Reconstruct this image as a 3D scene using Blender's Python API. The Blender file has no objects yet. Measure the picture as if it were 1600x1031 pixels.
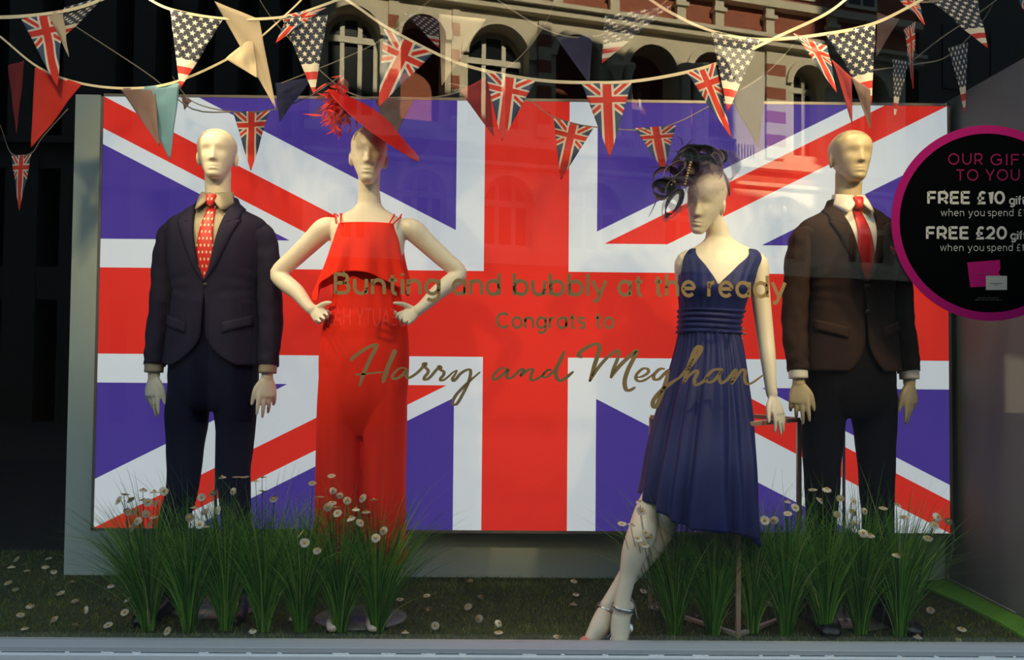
import bpy, bmesh, math, random
from mathutils import Vector, Matrix, noise
V = Vector
PI = math.pi
sc = bpy.context.scene
COL = sc.collection

# ---------------------------------------------------------------- camera
F = 1244.0
PITCH, YAW, ROLL = math.radians(1.67), math.radians(0.54), math.radians(0.5)
CAM = V((0, 0, 1.0))
fw = V((math.sin(YAW) * math.cos(PITCH), math.cos(YAW) * math.cos(PITCH), math.sin(PITCH)))
r0 = fw.cross(V((0, 0, 1))).normalized()
u0 = r0.cross(fw)
cr = r0 * math.cos(ROLL) + u0 * math.sin(ROLL)
cu = -r0 * math.sin(ROLL) + u0 * math.cos(ROLL)
cam_data = bpy.data.cameras.new('camera')
cam = bpy.data.objects.new('camera', cam_data)
COL.objects.link(cam)
cam_data.sensor_fit = 'HORIZONTAL'
cam_data.sensor_width = 36
cam_data.lens = F * 36 / 1600
cam_data.clip_start = 0.05
m = Matrix((cr, cu, -fw)).transposed().to_4x4()
m.translation = CAM
cam.matrix_world = m
sc.camera = cam


def P(px, py, D):
    """point at world depth y = D seen at a pixel of the photograph"""
    d = fw * F + cr * (px - 800) + cu * (515.5 - py)
    return CAM + d * (D / d.y)


def G(px, py, z=0.0):
    """point on the horizontal plane z seen at a pixel"""
    d = fw * F + cr * (px - 800) + cu * (515.5 - py)
    return CAM + d * ((z - CAM.z) / d.z)


# ---------------------------------------------------------------- world, sun, lamps, exposure
sc.view_settings.view_transform = 'Standard'
sc.view_settings.look = 'None'
sc.view_settings.exposure = 0.0
sc.view_settings.gamma = 1.0
sc.view_settings.use_curve_mapping = False
sc.cycles.transparent_max_bounces = 24
sc.cycles.max_bounces = 8
sc.cycles.use_denoising = True
sc.cycles.caustics_reflective = False
sc.cycles.caustics_refractive = False
world = bpy.data.worlds.new('world')
sc.world = world
world.use_nodes = True
bg = world.node_tree.nodes['Background']
bg.inputs[0].default_value = (0.62, 0.82, 1.0, 1)
bg.inputs[1].default_value = 1.3


def lamp(name, kind, loc, energy, color, target=None, size=0.1, **kw):
    d = bpy.data.lights.new(name, kind)
    d.energy = energy
    d.color = color
    if kind == 'SPOT':
        d.shadow_soft_size = size
        d.spot_size = kw.get('cone', 1.2)
        d.spot_blend = kw.get('blend', 0.5)
    if kind == 'SUN':
        d.angle = 0.01
    o = bpy.data.objects.new(name, d)
    COL.objects.link(o)
    o.location = loc
    if target is not None:
        o.rotation_euler = (V(target) - V(loc)).to_track_quat('-Z', 'Y').to_euler()
    return o


SUNDIR = V((-0.30, -1.0, -0.50)).normalized()
lamp('sun', 'SUN', (0, 0, 20), 24.0, (1.0, 0.87, 0.62), target=V((0, 0, 20)) + SUNDIR)
WARM = (1.0, 0.72, 0.36)
for sx, sz, tx, e in ((-0.85, 3.0, -1.15, 30), (-1.50, 2.45, -0.60, 50), (0.0, 3.0, 0.1, 25), (1.35, 2.75, 0.88, 40), (0.95, 2.9, 1.35, 40)):
    lamp('assumed_spotlight', 'SPOT', (sx, 2.76, sz), e, WARM, target=(tx, 3.0, 1.35), size=0.03, cone=0.95, blend=0.7)  # assumed warm spotlights above the display; unseen, no fittings built

# added unseen spot lamps outside, for an assumed sun glint: warm patches on the upper half of the display
for sx, tx, tz, e, hw in ((1.5, -1.12, 1.78, 3000, 3.0), (-5.0, -0.62, 1.52, 5200, 3.0), (0.5, -1.25, 2.15, 2500, 3.4), (-1.0, 0.35, 2.05, 1800, 3.0), (5.2, 0.86, 1.52, 5600, 3.3), (3.2, 1.32, 1.70, 4600, 3.0), (4.0, 1.25, 2.2, 2600, 3.0)):
    lamp('assumed_glint_spot', 'SPOT', (sx, -6.0, 7.2), e * 0.74, (1.0, 0.70, 0.34), target=(tx, 3.0, tz), size=0.30, cone=math.radians(2 * hw * 1.3), blend=0.6)

# ---------------------------------------------------------------- materials
MATS = {}


def new_mat(name):
    mt = bpy.data.materials.new(name)
    mt.use_nodes = True
    nt = mt.node_tree
    b = nt.nodes['Principled BSDF']
    return mt, nt, b


def mat(name, color, rough=0.6, metal=0.0, bump=0.0, bscale=200.0, vary=0.0, vscale=8.0, sheen=0.0, spec=0.5, trans=0.0, dark=None):
    if name in MATS:
        return MATS[name]
    mt, nt, b = new_mat(name)
    c = (*color, 1)
    b.inputs['Base Color'].default_value = c
    b.inputs['Roughness'].default_value = rough
    b.inputs['Metallic'].default_value = metal
    b.inputs['Specular IOR Level'].default_value = spec
    if sheen:
        b.inputs['Sheen Weight'].default_value = sheen
    tc = nt.nodes.new('ShaderNodeTexCoord')
    if vary:
        n = nt.nodes.new('ShaderNodeTexNoise')
        n.inputs['Scale'].default_value = vscale
        n.inputs['Detail'].default_value = 5
        nt.links.new(tc.outputs['Object'], n.inputs['Vector'])
        mx = nt.nodes.new('ShaderNodeMix')
        mx.data_type = 'RGBA'
        nt.links.new(n.outputs['Fac'], mx.inputs['Factor'])
        mx.inputs[6].default_value = tuple(x * (1 - vary) for x in color) + (1,)
        mx.inputs[7].default_value = tuple(min(1, x * (1 + vary)) for x in color) + (1,)
        nt.links.new(mx.outputs[2], b.inputs['Base Color'])
    if bump:
        n2 = nt.nodes.new('ShaderNodeTexNoise')
        n2.inputs['Scale'].default_value = bscale
        n2.inputs['Detail'].default_value = 3
        nt.links.new(tc.outputs['Object'], n2.inputs['Vector'])
        bp = nt.nodes.new('ShaderNodeBump')
        bp.inputs['Strength'].default_value = bump
        bp.inputs['Distance'].default_value = 0.002
        nt.links.new(n2.outputs['Fac'], bp.inputs['Height'])
        nt.links.new(bp.outputs[0], b.inputs['Normal'])
    if trans:
        out = nt.nodes['Material Output']
        tr = nt.nodes.new('ShaderNodeBsdfTranslucent')
        tr.inputs[0].default_value = c
        ms = nt.nodes.new('ShaderNodeMixShader')
        ms.inputs[0].default_value = trans
        nt.links.new(b.outputs[0], ms.inputs[1])
        nt.links.new(tr.outputs[0], ms.inputs[2])
        nt.links.new(ms.outputs[0], out.inputs['Surface'])
    MATS[name] = mt
    return mt


def sheer(name, color, alpha, rough=0.5, lines=0):
    """see-through woven stuff: a mix of clear and cloth"""
    mt, nt, b = new_mat(name)
    b.inputs['Base Color'].default_value = (*color, 1)
    b.inputs['Roughness'].default_value = rough
    tr = nt.nodes.new('ShaderNodeBsdfTransparent')
    ms = nt.nodes.new('ShaderNodeMixShader')
    ms.inputs[0].default_value = alpha
    out = nt.nodes['Material Output']
    nt.links.new(tr.outputs[0], ms.inputs[1])
    nt.links.new(b.outputs[0], ms.inputs[2])
    nt.links.new(ms.outputs[0], out.inputs['Surface'])
    if lines:
        tc = nt.nodes.new('ShaderNodeTexCoord')
        w = nt.nodes.new('ShaderNodeTexWave')
        w.inputs['Scale'].default_value = lines
        w.inputs['Distortion'].default_value = 1.5
        w.bands_direction = 'X'
        nt.links.new(tc.outputs['UV'], w.inputs['Vector'])
        mr = nt.nodes.new('ShaderNodeMapRange')
        mr.inputs[3].default_value = alpha * 0.35
        mr.inputs[4].default_value = min(1, alpha * 1.7)
        nt.links.new(w.outputs['Fac'], mr.inputs[0])
        nt.links.new(mr.outputs[0], ms.inputs[0])
    MATS[name] = mt
    return mt


class E:
    """tiny arithmetic -> math node compiler"""
    nt = None

    def __init__(s, sock):
        s.s = sock

    @staticmethod
    def op(o, *a):
        n = E.nt.nodes.new('ShaderNodeMath')
        n.operation = o
        for i, x in enumerate(a):
            if isinstance(x, E):
                E.nt.links.new(x.s, n.inputs[i])
            else:
                n.inputs[i].default_value = x
        return E(n.outputs[0])

    def __add__(s, o): return E.op('ADD', s, o)
    def __radd__(s, o): return E.op('ADD', s, o)
    def __sub__(s, o): return E.op('SUBTRACT', s, o)
    def __rsub__(s, o): return E.op('SUBTRACT', o, s)
    def __mul__(s, o): return E.op('MULTIPLY', s, o)
    def __rmul__(s, o): return E.op('MULTIPLY', s, o)
    def __truediv__(s, o): return E.op('DIVIDE', s, o)
    def abs(s): return E.op('ABSOLUTE', s)
    def lt(s, o): return E.op('LESS_THAN', s, o)
    def gt(s, o): return E.op('GREATER_THAN', s, o)
    def max(s, o): return E.op('MAXIMUM', s, o)
    def min(s, o): return E.op('MINIMUM', s, o)


def mixc(fac, a, b):
    n = E.nt.nodes.new('ShaderNodeMix')
    n.data_type = 'RGBA'
    E.nt.links.new(fac.s, n.inputs['Factor'])
    for i, x in ((6, a), (7, b)):
        if isinstance(x, tuple):
            n.inputs[i].default_value = (*x, 1)
        else:
            E.nt.links.new(x, n.inputs[i])
    return n.outputs[2]


def uv_xy(nt):
    E.nt = nt
    tc = nt.nodes.new('ShaderNodeTexCoord')
    sp = nt.nodes.new('ShaderNodeSeparateXYZ')
    nt.links.new(tc.outputs['UV'], sp.inputs[0])
    return E(sp.outputs[0]), E(sp.outputs[1])


def union_flag_mat(name, blue, red, white, emit=0.0, body=1.0):
    """full flag; uv in flag heights: x -1..1, y -.5..+.5"""
    mt, nt, b = new_mat(name)
    x, y = uv_xy(nt)
    slope = 0.5
    d1 = y - x * slope            # diagonal through lower left / upper right
    d2 = y + x * slope
    k = 1.118
    w = (d1.abs().lt(0.1 * k)).max(d2.abs().lt(0.1 * k))
    # counterchanged red: below diag on left, above on right ...
    right = x.gt(0.0)
    t = 0.0667 * k
    up1 = d1.gt(0.0) * d1.lt(t)
    dn1 = d1.lt(0.0) * d1.gt(-t)
    up2 = d2.gt(0.0) * d2.lt(t)
    dn2 = d2.lt(0.0) * d2.gt(-t)
    r1 = right * up1 + (1.0 - right) * dn1
    r2 = right * up2 + (1.0 - right) * dn2
    rd = r1.max(r2)
    cw = x.abs().lt(0.1667).max(y.abs().lt(0.1667))
    crr = x.abs().lt(0.1).max(y.abs().lt(0.1))
    c = mixc(w, blue, white)
    c = mixc(rd, c, red)
    c = mixc(cw, c, white)
    c = mixc(crr, c, red)
    dk = nt.nodes.new('ShaderNodeMix'); dk.data_type = 'RGBA'; dk.blend_type = 'MULTIPLY'; dk.inputs['Factor'].default_value = 1.0
    nt.links.new(c, dk.inputs[6]); dk.inputs[7].default_value = (body, body, body, 1)
    nt.links.new(dk.outputs[2], b.inputs['Base Color'])
    b.inputs['Roughness'].default_value = 0.75
    b.inputs['Specular IOR Level'].default_value = 0.1
    if emit:
        nt.links.new(c, b.inputs['Emission Color'])
        b.inputs['Emission Strength'].default_value = emit
    return mt


def cloth_out(nt, b, c, trans):
    nt.links.new(c, b.inputs['Base Color'])
    b.inputs['Roughness'].default_value = 0.8
    out = nt.nodes['Material Output']
    tr = nt.nodes.new('ShaderNodeBsdfTranslucent')
    nt.links.new(c, tr.inputs[0])
    ms = nt.nodes.new('ShaderNodeMixShader')
    ms.inputs[0].default_value = trans
    nt.links.new(b.outputs[0], ms.inputs[1])
    nt.links.new(tr.outputs[0], ms.inputs[2])
    nt.links.new(ms.outputs[0], out.inputs['Surface'])


def union_pennant_mat():
    """uv: x -.5..+.5 across the top, y 0 (top) .. 1.5 (tip) in top widths"""
    mt, nt, b = new_mat('union_pennant_cloth')
    x, y = uv_xy(nt)
    blue, red, white = (0.055, 0.10, 0.20), (0.78, 0.05, 0.03), (0.85, 0.80, 0.70)
    yy = y - 0.34
    d1, d2 = (yy - x * 0.83).abs(), (yy + x * 0.83).abs()
    w = d1.min(d2).lt(0.10)
    rd = d1.min(d2).lt(0.045)
    cw = x.abs().lt(0.135).max(yy.abs().lt(0.095))
    crr = x.abs().lt(0.088).max(yy.abs().lt(0.058))
    c = mixc(w, blue, white)
    c = mixc(rd, c, red)
    c = mixc(cw, c, white)
    c = mixc(crr, c, red)
    cloth_out(nt, b, c, 0.25)
    return mt


def stars_pennant_mat():
    mt, nt, b = new_mat('stars_and_stripes_pennant_cloth')
    x, y = uv_xy(nt)
    blue, red, white = (0.035, 0.045, 0.085), (0.70, 0.05, 0.04), (0.88, 0.83, 0.72)
    cell = 0.195
    row = E.op('FLOOR', y / (cell * 0.56))
    half = E.op('FLOORED_MODULO', row, 2.0) * 0.5
    cx = E.op('FLOORED_MODULO', x / cell + half + 10.0, 1.0) - 0.5
    cy = (E.op('FLOORED_MODULO', y / (cell * 0.56), 1.0) - 0.5) * 0.56
    r = E.op('SQRT', cx * cx + cy * cy)
    a = E.op('ARCTAN2', cx, cy * -1.0)
    s5 = 2 * PI / 5
    ph = (E.op('FLOORED_MODULO', a + s5 * 0.5, s5) - s5 * 0.5).abs()
    px, py = r * E.op('COSINE', ph), r * E.op('SINE', ph)
    R, ri = 0.33, 0.135
    bx, by = ri * math.cos(PI / 5), ri * math.sin(PI / 5)
    # inside when below the edge (R,0)-(bx,by)
    edge = (px - R) * by + py * (R - bx)
    star = edge.lt(0.0)
    canton = y.lt(0.92)
    stripe = E.op('FLOORED_MODULO', (y - 0.92) / 0.145, 2.0).gt(1.0)
    c1 = mixc(star, blue, white)
    c2 = mixc(stripe, white, red)
    c = mixc(canton, c2, c1)
    cloth_out(nt, b, c, 0.25)
    return mt


# ---------------------------------------------------------------- mesh helpers
def tag(o, label=None, cat=None, group=None, kind=None):
    if label: o['label'] = label
    if cat: o['category'] = cat
    if group: o['group'] = group
    if kind: o['kind'] = kind
    return o


def empty(name, loc=(0, 0, 0), rz=0.0, parent=None):
    o = bpy.data.objects.new(name, None)
    o.empty_display_size = 0.1
    COL.objects.link(o)
    o.location = loc
    o.rotation_euler = (0, 0, rz)
    if parent: o.parent = parent
    return o


def build(name, bm, material=None, parent=None, smooth=True, solid=0.0, bevel=0.0, loc=None):
    me = bpy.data.meshes.new(name)
    bmesh.ops.recalc_face_normals(bm, faces=bm.faces[:])
    bm.to_mesh(me)
    bm.free()
    if smooth:
        me.polygons.foreach_set('use_smooth', [True] * len(me.polygons))
    o = bpy.data.objects.new(name, me)
    COL.objects.link(o)
    if material: me.materials.append(material)
    if parent: o.parent = parent
    if loc is not None: o.location = loc
    if solid:
        md = o.modifiers.new('solid', 'SOLIDIFY'); md.thickness = solid; md.offset = 0
    if bevel:
        md = o.modifiers.new('bevel', 'BEVEL'); md.width = bevel; md.segments = 2; md.limit_method = 'ANGLE'
    return o


def B():
    return bmesh.new()


def box(bm, a, b):
    a, b = V(a), V(b)
    vs = [bm.verts.new((x, y, z)) for x in (a.x, b.x) for y in (a.y, b.y) for z in (a.z, b.z)]
    for f in ((0, 1, 3, 2), (4, 6, 7, 5), (0, 4, 5, 1), (2, 3, 7, 6), (0, 2, 6, 4), (1, 5, 7, 3)):
        bm.faces.new([vs[i] for i in f])


def bar(bm, p, q, w, h=None, up=V((0, 0, 1))):
    """square bar between two points"""
    h = h or w
    p, q = V(p), V(q)
    d = (q - p).normalized()
    if abs(d.dot(up)) > 0.95: up = V((0, 1, 0))
    s = d.cross(up).normalized() * w / 2
    t = s.cross(d).normalized() * h / 2
    r = [[bm.verts.new(c + a * s + b * t) for a, b in ((-1, -1), (1, -1), (1, 1), (-1, 1))] for c in (p, q)]
    for i in range(4):
        j = (i + 1) % 4
        bm.faces.new((r[0][i], r[0][j], r[1][j], r[1][i]))
    bm.faces.new(r[0][::-1]); bm.faces.new(r[1])


def loft(bm, rings, cap=True, closed=True):
    vr = [[bm.verts.new(p) for p in r] for r in rings]
    n = len(vr[0])
    for a, b in zip(vr, vr[1:]):
        for i in range(n if closed else n - 1):
            j = (i + 1) % n
            bm.faces.new((a[i], a[j], b[j], b[i]))
    if cap and closed:
        bm.faces.new(vr[0][::-1]); bm.faces.new(vr[-1])
    return vr


def cat(pts, n):
    """Catmull-Rom through points (lists of floats), n samples per span"""
    out = []
    m_ = len(pts)
    for i in range(m_ - 1):
        p0, p1, p2, p3 = pts[max(i - 1, 0)], pts[i], pts[i + 1], pts[min(i + 2, m_ - 1)]
        for k in range(n):
            t = k / n
            out.append([0.5 * ((2 * b) + (-a + c) * t + (2 * a - 5 * b + 4 * c - d) * t * t + (-a + 3 * b - 3 * c + d) * t ** 3)
                        for a, b, c, d in zip(p0, p1, p2, p3)])
    out.append(list(pts[-1]))
    return out


def tube(bm, pts, seg=16, ref=None, n=4, cap=True, smooth=True, fold=None, flat=False):
    """pts: (x,y,z,ra[,rb]); ra along ref, rb across"""
    P_ = [(*p[:3], p[3], p[4] if len(p) > 4 else p[3]) for p in pts]
    if smooth and len(P_) > 1: P_ = cat(P_, n)
    c = [V(p[:3]) for p in P_]
    ref = V(ref) if ref is not None else None
    rings = []
    d0 = (c[1] - c[0]).normalized()
    a0 = ref if ref is not None else (V((0, 0, 1)) if abs(d0.z) < 0.9 else V((1, 0, 0)))
    a = (a0 - d0 * a0.dot(d0)).normalized()
    info = []
    for i in range(len(c)):
        d = (c[min(i + 1, len(c) - 1)] - c[max(i - 1, 0)]).normalized()
        base = ref if ref is not None else a
        a = base - d * base.dot(d)
        if a.length < 1e-5: a = V((1, 0, 0)) - d * d.x
        a.normalize()
        info.append((c[i], d, a.copy(), d.cross(a), P_[i][3], P_[i][4]))

    def ring(ce, aa, bb, ra, rb, i):
        r = []
        for k in range(seg):
            t = 2 * PI * k / seg
            f = 1 + (fold(t, i / len(c)) if fold else 0)
            r.append(ce + aa * math.cos(t) * ra * f + bb * math.sin(t) * rb * f)
        return r
    if cap:
        ce, d, aa, bb, ra, rb = info[0]
        m_ = min(ra, rb)
        for s in (85, 60, 30):
            q = math.radians(s)
            rings.append(ring(ce - d * m_ * math.sin(q), aa, bb, ra * math.cos(q), rb * math.cos(q), 0))
    for i, (ce, d, aa, bb, ra, rb) in enumerate(info):
        rings.append(ring(ce, aa, bb, ra, rb, i))
    if cap:
        ce, d, aa, bb, ra, rb = info[-1]
        m_ = min(ra, rb)
        for s in (30, 60, 85):
            q = math.radians(s)
            rings.append(ring(ce + d * m_ * math.sin(q), aa, bb, ra * math.cos(q), rb * math.cos(q), len(c) - 1))
    loft(bm, rings, cap=cap or flat)


def ell(bm, c, r, seg=20, rot=None):
    rings = []
    for i in range(1, seg):
        a = PI * i / seg
        ring = []
        for k in range(seg * 2):
            t = PI * k / seg
            p = V((r[0] * math.sin(a) * math.cos(t), r[1] * math.sin(a) * math.sin(t), r[2] * math.cos(a)))
            if rot: p = rot @ p
            ring.append(V(c) + p)
        rings.append(ring)
    loft(bm, rings)


def remeshed(name, bm, voxel, it, material, parent):
    o = build(name, bm, None, None)
    md = o.modifiers.new('r', 'REMESH'); md.mode = 'VOXEL'; md.voxel_size = voxel; md.use_smooth_shade = True
    if it:
        ms = o.modifiers.new('s', 'SMOOTH'); ms.factor = 0.5; ms.iterations = it
    dg = bpy.context.evaluated_depsgraph_get()
    me = bpy.data.meshes.new_from_object(o.evaluated_get(dg))
    o.modifiers.clear()
    old = o.data
    o.data = me
    bpy.data.meshes.remove(old)
    me.name = name
    me.polygons.foreach_set('use_smooth', [True] * len(me.polygons))
    me.materials.clear()
    me.materials.append(material)
    if parent: o.parent = parent
    return o


def tab(table, z):
    """smooth interpolation in a table of rows (z, a, b, ...)"""
    if z <= table[0][0]: return list(table[0][1:])
    if z >= table[-1][0]: return list(table[-1][1:])
    for i in range(len(table) - 1):
        a, b = table[i], table[i + 1]
        if a[0] <= z <= b[0]:
            t = (z - a[0]) / (b[0] - a[0])
            p0 = table[max(i - 1, 0)]; p3 = table[min(i + 2, len(table) - 1)]
            out = []
            for k in range(1, len(a)):
                h = b[0] - a[0]
                m0 = (b[k] - p0[k]) / max(1e-6, (b[0] - p0[0])) * h
                m1 = (p3[k] - a[k]) / max(1e-6, (p3[0] - a[0])) * h
                out.append((2 * t ** 3 - 3 * t * t + 1) * a[k] + (t ** 3 - 2 * t * t + t) * m0 + (-2 * t ** 3 + 3 * t * t) * b[k] + (t ** 3 - t * t) * m1)
            return out


def surf(table, z, phi, off=0.0, n=2.2):
    """torso surface; phi = 0 front (towards -Y), + towards +X. table rows: z, rx, ry, cx, cy"""
    rx, ry, cx, cy = tab(table, z)
    rx += off; ry += off
    s, c = math.sin(phi), math.cos(phi)
    e = 2 / n
    return V((cx + rx * math.copysign(abs(s) ** e, s), cy - ry * math.copysign(abs(c) ** e, c), z))


def phi_of(table, z, x, n=2.2):
    rx, ry, cx, cy = tab(table, z)
    q = max(-1, min(1, (x - cx) / rx))
    return math.asin(math.copysign(abs(q) ** (n / 2), q))


def torso(bm, table, z0, z1, rows=40, seg=48, off=0.0, n=2.2):
    loft(bm, [[surf(table, z0 + (z1 - z0) * i / rows, 2 * PI * k / seg, off, n) for k in range(seg)] for i in range(rows + 1)])


def grid(bm, pts, uvs=None):
    vs = [[bm.verts.new(p) for p in r] for r in pts]
    lay = bm.loops.layers.uv.verify() if uvs else None
    for i in range(len(vs) - 1):
        for j in range(len(vs[0]) - 1):
            try:
                f = bm.faces.new((vs[i][j], vs[i][j + 1], vs[i + 1][j + 1], vs[i + 1][j]))
            except ValueError:
                continue
            if uvs:
                for l, (a, b) in zip(f.loops, ((i, j), (i, j + 1), (i + 1, j + 1), (i + 1, j))):
                    l[lay].uv = uvs[a][b]
    return vs
# ---------------------------------------------------------------- colours
SKIN = mat('mannequin_skin', (0.76, 0.70, 0.57), rough=0.42, spec=0.4)
SKIN2 = mat('mannequin_skin_tan', (0.56, 0.45, 0.27), rough=0.42, spec=0.4)
NAVY_SUIT = mat('navy_suit_wool', (0.020, 0.017, 0.040), rough=0.85, spec=0.15, bump=0.25, bscale=700, vary=0.1, vscale=30)
NAVY_TROUSER = mat('navy_trouser_wool', (0.008, 0.009, 0.028), rough=0.85, spec=0.12, bump=0.25, bscale=700)
BROWN_SUIT = mat('brown_suit_wool', (0.030, 0.016, 0.012), rough=0.85, spec=0.15, bump=0.25, bscale=700, vary=0.1, vscale=30)
DARK_TROUSER = mat('dark_trouser_wool', (0.007, 0.006, 0.009), rough=0.85, spec=0.12, bump=0.25, bscale=700)
TAN_SHIRT = mat('tan_shirt_cotton', (0.36, 0.31, 0.22), rough=0.7)
CREAM_SHIRT = mat('cream_shirt_cotton', (0.80, 0.76, 0.66), rough=0.7)
RED_TIE = mat('red_tie_silk', (0.62, 0.018, 0.012), rough=0.38, bump=0.15, bscale=300)
RED_CLOTH = mat('red_crepe', (0.85, 0.026, 0.008), rough=0.7, spec=0.15, bump=0.1, bscale=500)
RED_HAT = mat('red_sinamay', (0.50, 0.008, 0.008), rough=0.42, bump=0.2, bscale=500)
NAVY_DRESS = mat('navy_chiffon', (0.014, 0.020, 0.115), rough=0.55, spec=0.25, bump=0.15, bscale=400)
BLACK_LEATHER = mat('black_leather', (0.012, 0.011, 0.012), rough=0.25)
BLUSH = mat('blush_leather', (0.72, 0.55, 0.48), rough=0.4)
CORAL = mat('coral_leather', (0.70, 0.20, 0.16), rough=0.4)
SILVER = mat('silver_strap', (0.55, 0.55, 0.56), rough=0.2, metal=0.9)
BRONZE = mat('bronze_tube', (0.55, 0.36, 0.24), rough=0.35, metal=0.35)
STEEL = mat('steel_rod', (0.6, 0.6, 0.6), rough=0.25, metal=1.0)
BUTTON = mat('dark_button', (0.03, 0.02, 0.02), rough=0.3)
BASE = mat('grey_base_plate', (0.16, 0.18, 0.16), rough=0.2)


# tie with small white motifs
def dotted_tie():
    mt, nt, b = new_mat('red_tie_small_pattern')
    x, y = uv_xy(nt)
    r = E.op('FLOOR', y * 24.0)
    hx = E.op('FLOORED_MODULO', r, 2.0) * 0.5
    cx = E.op('FLOORED_MODULO', x * 5.0 + hx, 1.0) - 0.5
    cy = E.op('FLOORED_MODULO', y * 24.0, 1.0) - 0.5
    d = (cx * cx + cy * cy).lt(0.045)
    c = mixc(d, (0.60, 0.018, 0.014), (0.75, 0.62, 0.45))
    nt.links.new(c, b.inputs['Base Color'])
    b.inputs['Roughness'].default_value = 0.45
    return mt


# ================================================================ the setting
YG = 2.68          # glass
YW = 3.58          # display's backing wall
XL, XR = -1.945, 1.985


def struct(name, bm, m, **kw):
    o = build(name, bm, m, smooth=False, **kw)
    o['kind'] = 'structure'
    return o


TEAL_WALL = mat('teal_grey_painted_board', (0.42, 0.52, 0.51), rough=0.8, bump=0.3, bscale=60, vary=0.12, vscale=3)
SIDE_WALL = mat('dark_grey_painted_wall', (0.17, 0.185, 0.175), rough=0.8, vary=0.1, vscale=2)
DARK = mat('unlit_shop_interior', (0.02, 0.02, 0.022), rough=0.9)
bm = B(); box(bm, (XL, YW, 0), (XR + 0.06, YW + 0.06, 2.15)); struct('wall_back', bm, TEAL_WALL)
bm = B(); box(bm, (XR, YG + 0.06, 0), (XR + 0.06, YW, 2.15)); struct('wall_right', bm, SIDE_WALL)
bm = B(); box(bm, (-7, YG + 0.02, -0.06), (4, 4.02, 0.0))
turf_base = struct('floor', bm, mat('dark_artificial_turf', (0.030, 0.048, 0.014), rough=0.95, bump=0.8, bscale=260, vary=0.45, vscale=14))
bm = B(); box(bm, (-7, 4.02, -0.30), (4, 9, -0.25)); struct('floor', bm, DARK)
bm = B(); box(bm, (-7, YG, 3.25), (4, 9, 3.35)); struct('ceiling', bm, DARK)
bm = B(); box(bm, (-7, 9, -0.3), (4, 9.1, 3.35)); struct('wall_far', bm, DARK)
bm = B(); box(bm, (-7.1, YG, -0.3), (-7, 9.1, 3.35)); struct('wall_left', bm, DARK)
bm = B(); box(bm, (4, YG, -0.3), (4.1, 9.1, 3.35)); struct('wall_outer', bm, DARK)

# bright green mat in the corner by the side wall
bm = B()
a, b, c, d = G(1440, 922), G(1520, 917), G(1640, 984), G(1625, 1012)
a2, c2 = V((1.55, 3.575, 0)), V((1.98, 2.86, 0))
poly = [V((1.80, 3.575, 0)), V((1.982, 3.575, 0)), V((1.982, 2.86, 0)), V((1.78, 2.86, 0)), V((1.74, 3.02, 0)), V((1.71, 3.2, 0)), V((1.76, 3.42, 0))]
poly = [G(1443, 919), V((1.982, 3.575, 0)), V((1.982, 2.83, 0)), G(1604, 1003), G(1560, 976), G(1500, 945), G(1470, 932)]
lo = [bm.verts.new((p.x, p.y, 0.001)) for p in poly]
hi = [bm.verts.new((p.x, p.y, 0.012)) for p in poly]
bm.faces.new(hi); bm.faces.new(lo[::-1])
for i in range(len(poly)):
    j = (i + 1) % len(poly)
    bm.faces.new((lo[i], lo[j], hi[j], hi[i]))
tag(build('grass_mat', bm, mat('bright_green_mat', (0.12, 0.36, 0.03), rough=0.95, bump=0.8, bscale=500, vary=0.2, vscale=40), smooth=False),
    'bright green mat wedge showing in the corner beside the grey side wall', 'mat')

# short turf pile: nobody could count it
rnd = random.Random(3)
bm = B()
for i in range(34000):
    x = rnd.uniform(-3.2, 2.0)
    y = rnd.uniform(2.72, 3.575) if x > -2.0 else rnd.uniform(2.72, 4.0)
    if x > 1.45 and y < 3.58:
        # keep clear of the bright mat
        if x > 1.62 + 0.36 * (3.55 - y) / 0.7: continue
    h = rnd.uniform(0.006, 0.020)
    a = rnd.uniform(0, 2 * PI)
    dx, dy = math.cos(a) * 0.0022, math.sin(a) * 0.0022
    lx, ly = rnd.gauss(0, 0.006), rnd.gauss(0, 0.006)
    bm.faces.new([bm.verts.new((x - dx, y - dy, 0)), bm.verts.new((x + dx, y + dy, 0)), bm.verts.new((x + lx, y + ly, h))])


def island_green(name, stops, rough=0.6, trans=0.3):
    mt, nt, b = new_mat(name)
    ge = nt.nodes.new('ShaderNodeNewGeometry')
    cr_ = nt.nodes.new('ShaderNodeValToRGB')
    while len(cr_.color_ramp.elements) < len(stops): cr_.color_ramp.elements.new(0.5)
    for el, (p, c) in zip(cr_.color_ramp.elements, stops):
        el.position = p; el.color = (*c, 1)
    nt.links.new(ge.outputs['Random Per Island'], cr_.inputs[0])
    cloth_out(nt, b, cr_.outputs[0], trans)
    b.inputs['Roughness'].default_value = rough
    return mt


tag(build('turf_pile', bm, island_green('turf_pile_green', ((0, (0.07, 0.11, 0.012)), (0.6, (0.15, 0.20, 0.03)), (1, (0.30, 0.30, 0.07)))), smooth=False),
    'short dark green artificial grass covering the display floor', 'artificial grass', kind='stuff')

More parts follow.
